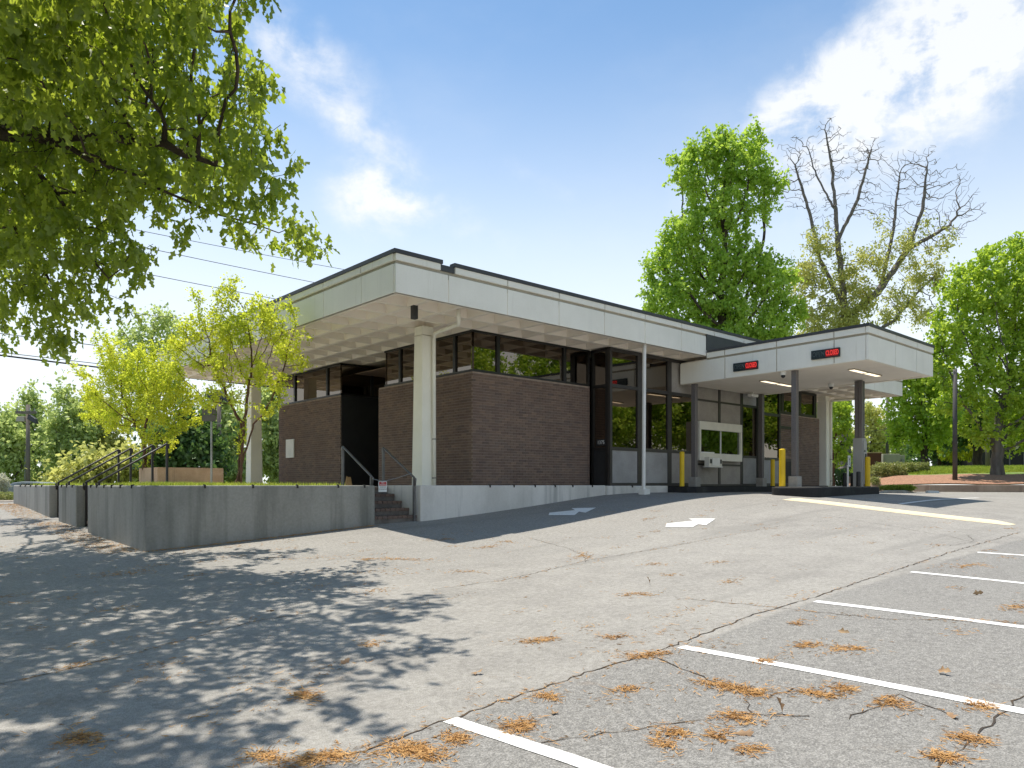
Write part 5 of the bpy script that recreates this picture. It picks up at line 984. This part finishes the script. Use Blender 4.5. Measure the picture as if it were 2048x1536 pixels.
# --- fallen oak catkins: matted clumps and stray strands
def litter():
    rng = np.random.default_rng(9); C_ = []
    named = [(830, 1508, 60, 26, 260), (640, 1520, 70, 18, 200), (530, 1518, 30, 16, 90), (1036, 1448, 34, 20, 130), (915, 1475, 26, 14, 80), (1095, 1396, 26, 10, 70), (612, 1396, 24, 14, 90), (160, 1484, 40, 22, 120), (1440, 1372, 50, 14, 130), (1500, 1382, 36, 14, 110), (1640, 1388, 50, 9, 90), (1690, 1300, 46, 8, 90), (1615, 1290, 22, 7, 60), (1080, 1280, 40, 8, 90), (1285, 1310, 50, 9, 100), (1272, 1190, 34, 5, 60), (1225, 1273, 30, 5, 50), (1595, 1247, 14, 5, 30), (1480, 1437, 40, 14, 90), (1350, 1470, 26, 12, 70), (1330, 1490, 16, 16, 50), (1440, 1465, 20, 18, 50), (1500, 1500, 14, 10, 40),
             (1790, 1410, 36, 14, 90), (1960, 1415, 26, 10, 60), (1690, 1380, 30, 8, 60), (2030, 1216, 24, 7, 50), (1935, 1132, 34, 6, 60), (1166, 1115, 20, 10, 70), (800, 1120, 70, 5, 110), (735, 1117, 20, 5, 40), (965, 1095, 34, 4, 40), (1010, 1085, 24, 3, 30), (1440, 1125, 18, 3, 25), (1460, 1164, 14, 3, 20), (1340, 1150, 16, 3, 20), (1250, 1378, 14, 7, 40), (890, 1080, 20, 3, 25), (930, 1145, 40, 4, 40), (1530, 1325, 14, 6, 40), (1890, 1512, 40, 14, 80), (740, 1288, 20, 8, 40), (1940, 1480, 40, 12, 80), (1310, 1130, 30, 4, 30)]
    for x, y, rx, ry, n in named:
        n = int(n * 1.35)
        ph = rng.uniform(0, 6.28); w_ = rng.normal(0, .5, n); a = np.stack([w_ * rx, np.sin(w_ * 2.2 + ph) * ry * .45 + rng.normal(0, .26, n) * ry], 1); a += rng.normal(0, 1, (n, 2)) * (rx, ry) * (rng.random((n, 1)) < .18) * .9
        for k in range(n): C_.append((x + a[k, 0], y + a[k, 1]))
    pts = np.array([PG(*c) for c in C_])
    def near_tree(n):
        u = rng.uniform(-2, 5.2, n); v = rng.uniform(2.5, 24, n); return u, v
    cu2, cv2 = near_tree(170); P2 = []
    for a, b in zip(cu2, cv2):
        m = int(rng.integers(6, 36)); s2 = rng.uniform(.06, .28); du, dv = rng.normal(0, s2, m), rng.normal(0, s2 * .45, m); P2.append(np.stack([a + du, b + dv], 1))
    P2 = np.concatenate(P2); w2 = np.stack([rng.uniform(2.9, 3.44, 2200), rng.uniform(12.3, 24, 2200)], 1); w3 = np.stack([rng.uniform(3.4, 7.5, 700), 12.24 - np.abs(rng.normal(0, .05, 700))], 1); st = np.stack([rng.uniform(-2, 15, 220), rng.uniform(1.5, 11, 220)], 1)
    lot = []
    for k in range(70):
        a, b = rng.uniform(4, 16), rng.uniform(1.2, 11); m_ = int(rng.integers(4, 16)); lot.append(np.stack([a + rng.normal(0, .09, m_), b + rng.normal(0, .05, m_)], 1))
    P2 = np.concatenate([P2, w2, w3, st] + lot); P2 = P2[~((P2[:, 0] > 3.44) & (P2[:, 1] > 12.245))]; P2 = np.c_[P2, gz(P2[:, 0], P2[:, 1])]
    # strands strewn along the cracks
    ex_ = []
    for (p, w) in CRACKS[:7]:
        for a, b in zip(p[:-1], p[1:]):
            for k in range(int(math.dist(a, b) / 13)): t = rng.random(); ex_.append(PG(a[0] + (b[0] - a[0]) * t + rng.normal(0, 4), a[1] + (b[1] - a[1]) * t + rng.normal(0, 1.2)))
    pts = np.concatenate([pts, P2, np.array(ex_)]); n = len(pts); rep = 2; pts = np.repeat(pts, rep, 0) + np.c_[rng.normal(0, .022, (n * rep, 2)), np.zeros(n * rep)]; n = len(pts); pts[:, 2] = gz(pts[:, 0], pts[:, 1]) + .004 + np.abs(rng.normal(0, .003, n))
    V, F = leaf_arrays(pts, np.c_[rng.normal(0, 1, (n, 2)), rng.normal(0, .12, n)], np.c_[rng.normal(0, 1, (n, 2)), rng.normal(0, .3, n)], rng.uniform(.025, .07, n), rng.uniform(.003, .0075, n), fold=.3); tag(np_mesh('leaf_litter', V, F, 'catkin'), kind='stuff')
    q_ = np.array([PG(*c) for c in ((1470, 1470), (1345 + 330, 1264), (1105 + 460, 1430), (1765 + 180, 1190), (550, 1222), (680, 1330), (1875, 1345), (1910, 1440), (1105, 1432), (905, 1486), (940, 1350), (1300, 1170))]); n = len(q_)
    q_[:, 2] += .012; V, F = leaf_arrays(q_, rng.normal(0, 1, (n, 3)) * (1, 1, .3), rng.normal(0, 1, (n, 3)), np.full(n, .085), np.full(n, .06), 'oak', .5); tag(np_mesh('dead_leaves', V, F, 'dead_leaf'), kind='stuff')
litter()

# ------------------------------------------------------------------ street furniture, poles, wires, house, car
pl = thing('planter', 'square tan concrete planter holding the golden crape myrtle', 'planter', (6.6, 20.5, -.06)); a0, a1, b0, b1 = 5.85, 7.5, 19.75, 21.3; m = MB()
m.box(a0, a1, b0, b0 + .12, -.06, .445); m.box(a0, a1, b1 - .12, b1, -.06, .445); m.box(a0, a0 + .12, b0 + .12, b1 - .12, -.06, .445); m.box(a1 - .12, a1, b0 + .12, b1 - .12, -.06, .445); m.build('box_wall', 'tan_concrete', pl); bx('soil', 'soil', pl, a0 + .121, a1 - .121, b0 + .121, b1 - .121, 0, .36)
q = PX(423, 960, 18.2); sg = thing('sign_post', 'back of a grey parking sign on a thin post before the planter', 'sign', (q[0], q[1], -.06)); MB().tube([(q[0], q[1], -.06), (q[0], q[1], 1.9)], .026, 8).build('post', 'galv', sg)
ra = np.array((CU, -SU, 0)); 
def facing_board(name, parent, c, w, z0, z1, m, th=.02, ang=0):
    r_ = np.array((math.cos(ang), math.sin(ang))); n_ = np.array((-r_[1], r_[0])); p = [c[:2] - r_ * w / 2 - n_ * th / 2, c[:2] + r_ * w / 2 - n_ * th / 2, c[:2] + r_ * w / 2 + n_ * th / 2, c[:2] - r_ * w / 2 + n_ * th / 2]; return MB().prism([tuple(x) for x in p], z0, z1).build(name, m, parent)
va = -math.atan2(SU, CU)
facing_board('upper_plate', sg, q - np.array((.0, .045, 0)) + np.array((-.06, .04, 0)), .345, 1.735, 1.945, 'sign_back', .012, va); facing_board('lower_plate', sg, q - np.array((.0, .045, 0)) + np.array((-.06, .04, 0)), .33, 1.56, 1.715, 'sign_back', .012, va)
def pole(name, label, px, ybase, d, ztop, r, m, zb, arms=None, lamps=(), cat='pole', grp=None, lean=0):
    q = PX(px, ybase, d); p = thing(name, label, cat, (q[0], q[1], zb), grp); MB().tube([(q[0], q[1], zb), (q[0] + lean, q[1], ztop)], [r, r * .85], 10).build('shaft', m, p, smooth=True); right = np.array((CU, -SU))
    if arms: zc, w = arms; a = q[:2] - right * w / 2; b = q[:2] + right * w / 2; f = facing_board('crossarm', p, q - np.array((SU, CU, 0)) * (r + .07), w, zc - .1, zc + .1, 'pole_wood', .12, va); [MB().tube([(*(q[:2] + right * w * s_ - np.array((SU, CU)) * (r + .07)), zc + .1), (*(q[:2] + right * w * s_ - np.array((SU, CU)) * (r + .07)), zc + .3)], [.05, .035], 8).build('insulator', 'grey_cabinet', f) for s_ in (-.42, 0.18, .42)]
    for s_, z, mt, tilt in lamps:
        c = q[:2] + right * s_; hd = MB(); w = .34; n_ = np.array((SU, CU))
        pts = [(*(c - right * w - n_ * .2), z - .16 + tilt), (*(c + right * w - n_ * .2), z - .16 - tilt), (*(c + right * w + n_ * .2), z - .16 - tilt), (*(c - right * w + n_ * .2), z - .16 + tilt)]; top = [(*(c - right * w * .8 - n_ * .15), z + .22 + tilt), (*(c + right * w * .8 - n_ * .15), z + .22 - tilt), (*(c + right * w * .8 + n_ * .15), z + .22 - tilt), (*(c - right * w * .8 + n_ * .15), z + .22 + tilt)]
        lm = hd.hexa(pts, top).build('floodlight', mt, p, bevel=.03); MB().tube([(*c, z - .16), (*(q[:2]), z - .45)], .04, 6).build('bracket', 'rail_black', lm)
    return p
pole('utility_pole', 'wooden utility pole with crossarm and two floodlights at left', 56, 968, 55, 5.95, .155, 'pole_wood', -1.6, (5.35, 1.5), ((-.47, 4.85, 'beige_cabinet', .0), (.37, 4.85, 'roof_metal', .18)), 'utility pole'); pole('service_pole', 'thin grey service pole just left of the floodlight pole', 49.5, 968, 56, 3.6, .06, 'galv', -1.6)
pole('floodlight_pole', 'weathered floodlight pole behind the sign and crape myrtle', 438, 960, 45, 5.6, .14, 'pole_wood', -1.0, None, ((-.5, 5.35, 'roof_metal', .05), (.25, 5.35, 'roof_metal', .2)), 'pole', None, -.0)
pole('lamp_pole', 'tall dark grey pole standing in the mulch bed', 1910, 963, 31.8, 4.95, .10, 'pole_dark', .1, None, (), 'pole', None, .0); pole('wooden_pole', 'weathered wooden pole on the lawn left of the broad tree', 1975, 942, 41, 3.6, .115, 'pole_wood', .45); pole('utility_pole', 'thin dark utility pole beyond the beige cabinets', 1774, 905, 62, 7.8, .13, 'pole_dark', .5, None, (), 'utility pole', None, .12)
def wire(a, b, da, db, r, label, grp='overhead wires above the left trees', sag=.25):
    A, B = PX(*a, da), PX(*b, db); n = 24; w = thing('power_line', label, 'wire', tuple(A), grp); MB().tube([tuple(A + (B - A) * i / n - np.array((0, 0, 4 * sag * (i / n) * (1 - i / n)))) for i in range(n + 1)], r, 5).build('cable', 'wire', w)
wire((-300, 340), (900, 575), 34, 62, .018, 'highest thin wire emerging right of the oak branch tip'); wire((-300, 365), (950, 625), 34, 62, .02, 'thin wire crossing just under the oak branch tip'); wire((-300, 425), (950, 668), 34, 62, .02, 'thin wire passing above the slender crape myrtle top'); wire((-300, 560), (950, 690), 34, 62, .014, 'faint wire passing behind the tall pale tree')
wire((-300, 628), (950, 770), 34, 62, .022, 'upper wire of the low pair at far left'); wire((-300, 668), (950, 800), 34, 62, .02, 'middle wire of the low bundle at far left'); wire((-300, 672), (950, 812), 34, 62, .045, 'thick lowest cable below the oak at far left')
wire((1600, 872), (1774, 858), 62.5, 62, .02, 'upper wire reaching the thin dark pole', 'wires at the thin dark pole', .1); wire((1600, 898), (1774, 884), 62.5, 62, .02, 'lower wire reaching the thin dark pole', 'wires at the thin dark pole', .1)
# brick enclosure and electrical cabinets
q = PX(1749, 930, 42); be = thing('brick_enclosure', 'small red-brown brick enclosure behind the clipped hedge', 'enclosure', (q[0], q[1], .7)); rdir = np.array((CU, -SU)); ndir = np.array((SU, CU))
def obox(c, w, dep, z0, z1): p = [c - rdir * w / 2, c + rdir * w / 2, c + rdir * w / 2 + ndir * dep, c - rdir * w / 2 + ndir * dep]; return MB().prism([tuple(x) for x in p], z0, z1)
obox(q[:2], .78, .7, .35, 1.80).build('wall', 'redbrick', be); obox(q[:2] - ndir * .02, .84, .74, 1.802, 1.86).build('cap', 'tan_concrete', be)
q = PX(1785, 930, 43); ec = thing('electrical_cabinet', 'wide beige electrical cabinet behind the hedge', 'cabinet', (q[0], q[1], .7), 'electrical cabinets behind the hedge'); eb = obox(q[:2] - rdir * .05, .98, .6, .3, 1.80).build('housing', 'beige_cabinet', ec, bevel=.02); obox(q[:2] - rdir * .05 - ndir * .012, .8, .011, .75, 1.60).build('door', 'beige_cabinet', eb); obox(q[:2] - rdir * .0 - ndir * .03, .6, .017, 1.0, 1.18).build('vent', 'rail_grey', eb)
q = PX(1805, 930, 43.5); ec = thing('electrical_cabinet', 'narrow beige meter cabinet right of the wide one', 'cabinet', (q[0], q[1], .7), 'electrical cabinets behind the hedge'); eb = obox(q[:2], .30, .4, .3, 1.75).build('housing', 'beige_cabinet', ec, bevel=.02); obox(q[:2] - ndir * .06, .14, .059, 1.2, 1.5).build('meter', 'grey_cabinet', eb)
# house at the right edge
q = PX(2040, 925, 62); h = thing('house', 'beige house with dark skirting behind the trees at right', 'house', (q[0], q[1], 1.2)); c = q[:2] + rdir * 1.6
obox(c, 10.4, 7, 2.95, 5.2).build('wall', 'siding', h); obox(c - ndir * .02, 10.0, 7, 1.2, 2.948).build('skirting', 'skirting_dark', h); p = [c - rdir * 5.6 - ndir * .5, c + rdir * 5.6 - ndir * .5, c + rdir * 5.6 + ndir * 7.5, c - rdir * 5.6 + ndir * 7.5]
MB().add([(*p[0], 5.2), (*p[1], 5.2), (*p[2], 5.2), (*p[3], 5.2), (*(c - rdir * 5.6 + ndir * 3.5), 7.0), (*(c + rdir * 5.6 + ndir * 3.5), 7.0)], [(0, 1, 5, 4), (2, 3, 4, 5), (0, 4, 3), (1, 2, 5), (0, 3, 2, 1)]).build('roof', 'roof_membrane', h)
for k in (-3.4, -.6, 2.4): w = obox(c + rdir * k - ndir * .05, 1.0, .049, 3.5, 4.6).build('window', 'white_metal', h); obox(c + rdir * k - ndir * .06, .84, .009, 3.58, 4.52).build('pane', 'clear_glass', w)
for k in range(9): obox(c + rdir * (-4.9 + k * 1.2) - ndir * .06, .1, .04, 1.2, 2.94).build('post', 'post_brown', h)
# far-left kerb and parked car
a, b = PX(-120, 1001, 33), PX(120, 1001, 33.5); tag(strip('kerb', a, b, .25, 'kerb_light', n=12, raise_=.14), kind='structure')
def car():
    q = PX(50, 985, 40); zb = -1.30; cr = thing('parked_car', 'pale grey car parked beyond the low hedge, windscreen showing', 'car', (q[0], q[1], zb)); c = q[:2]; f = -rdir; s_ = ndir    # nose points left
    def P_(x, y, z): p = c + f * x + s_ * y; return (p[0], p[1], zb + z)
    prof = [(2.2, .30), (2.25, .62), (2.1, .78), (.95, .92), (.2, 1.42), (-.3, 1.48), (-1.2, 1.45), (-1.9, 1.05), (-2.2, 1.0), (-2.25, .35)]; n = len(prof); vs_ = []
    for y in (-.82, .82): vs_ += [P_(x, y * (1 if z < 1 else .86), z) for x, z in prof]
    body = MB().add(vs_, [tuple(range(n)), tuple(range(2 * n - 1, n - 1, -1))] + [(i, n + i, n + (i + 1) % n, (i + 1) % n) for i in range(n)]).build('body', 'car_paint', cr, bevel=.04)
    MB().add([P_(.92, -.68, .955), P_(.92, .68, .955), P_(.25, .62, 1.41), P_(.25, -.62, 1.41)], [(0, 1, 2, 3)]).build('windscreen', 'clear_glass', body); MB().add([P_(.7, -.77, 1.0), P_(.12, -.72, 1.36), P_(-1.15, -.72, 1.36), P_(-1.6, -.77, 1.02)], [(0, 1, 2, 3)]).build('side_window', 'clear_glass', body)
    for x in (1.35, -1.35):
        for y in (-.80, .80): w = MB().tube([P_(x, y - .1, .32), P_(x, y + .1, .32)], .32, 20).build('wheel', 'rubber', cr); MB().tube([P_(x, y - .11, .32), P_(x, y - .10, .32)], .19, 14).build('rim', 'galv', w)
    for y in (-.6, .6): MB().add([P_(2.262, y - .16, .60), P_(2.262, y + .16, .60), P_(2.17, y + .16, .74), P_(2.17, y - .16, .74)], [(0, 1, 2, 3)]).build('headlight', 'white_metal', cr)
car()

for x in TREE_STATS: print('TREE', x)
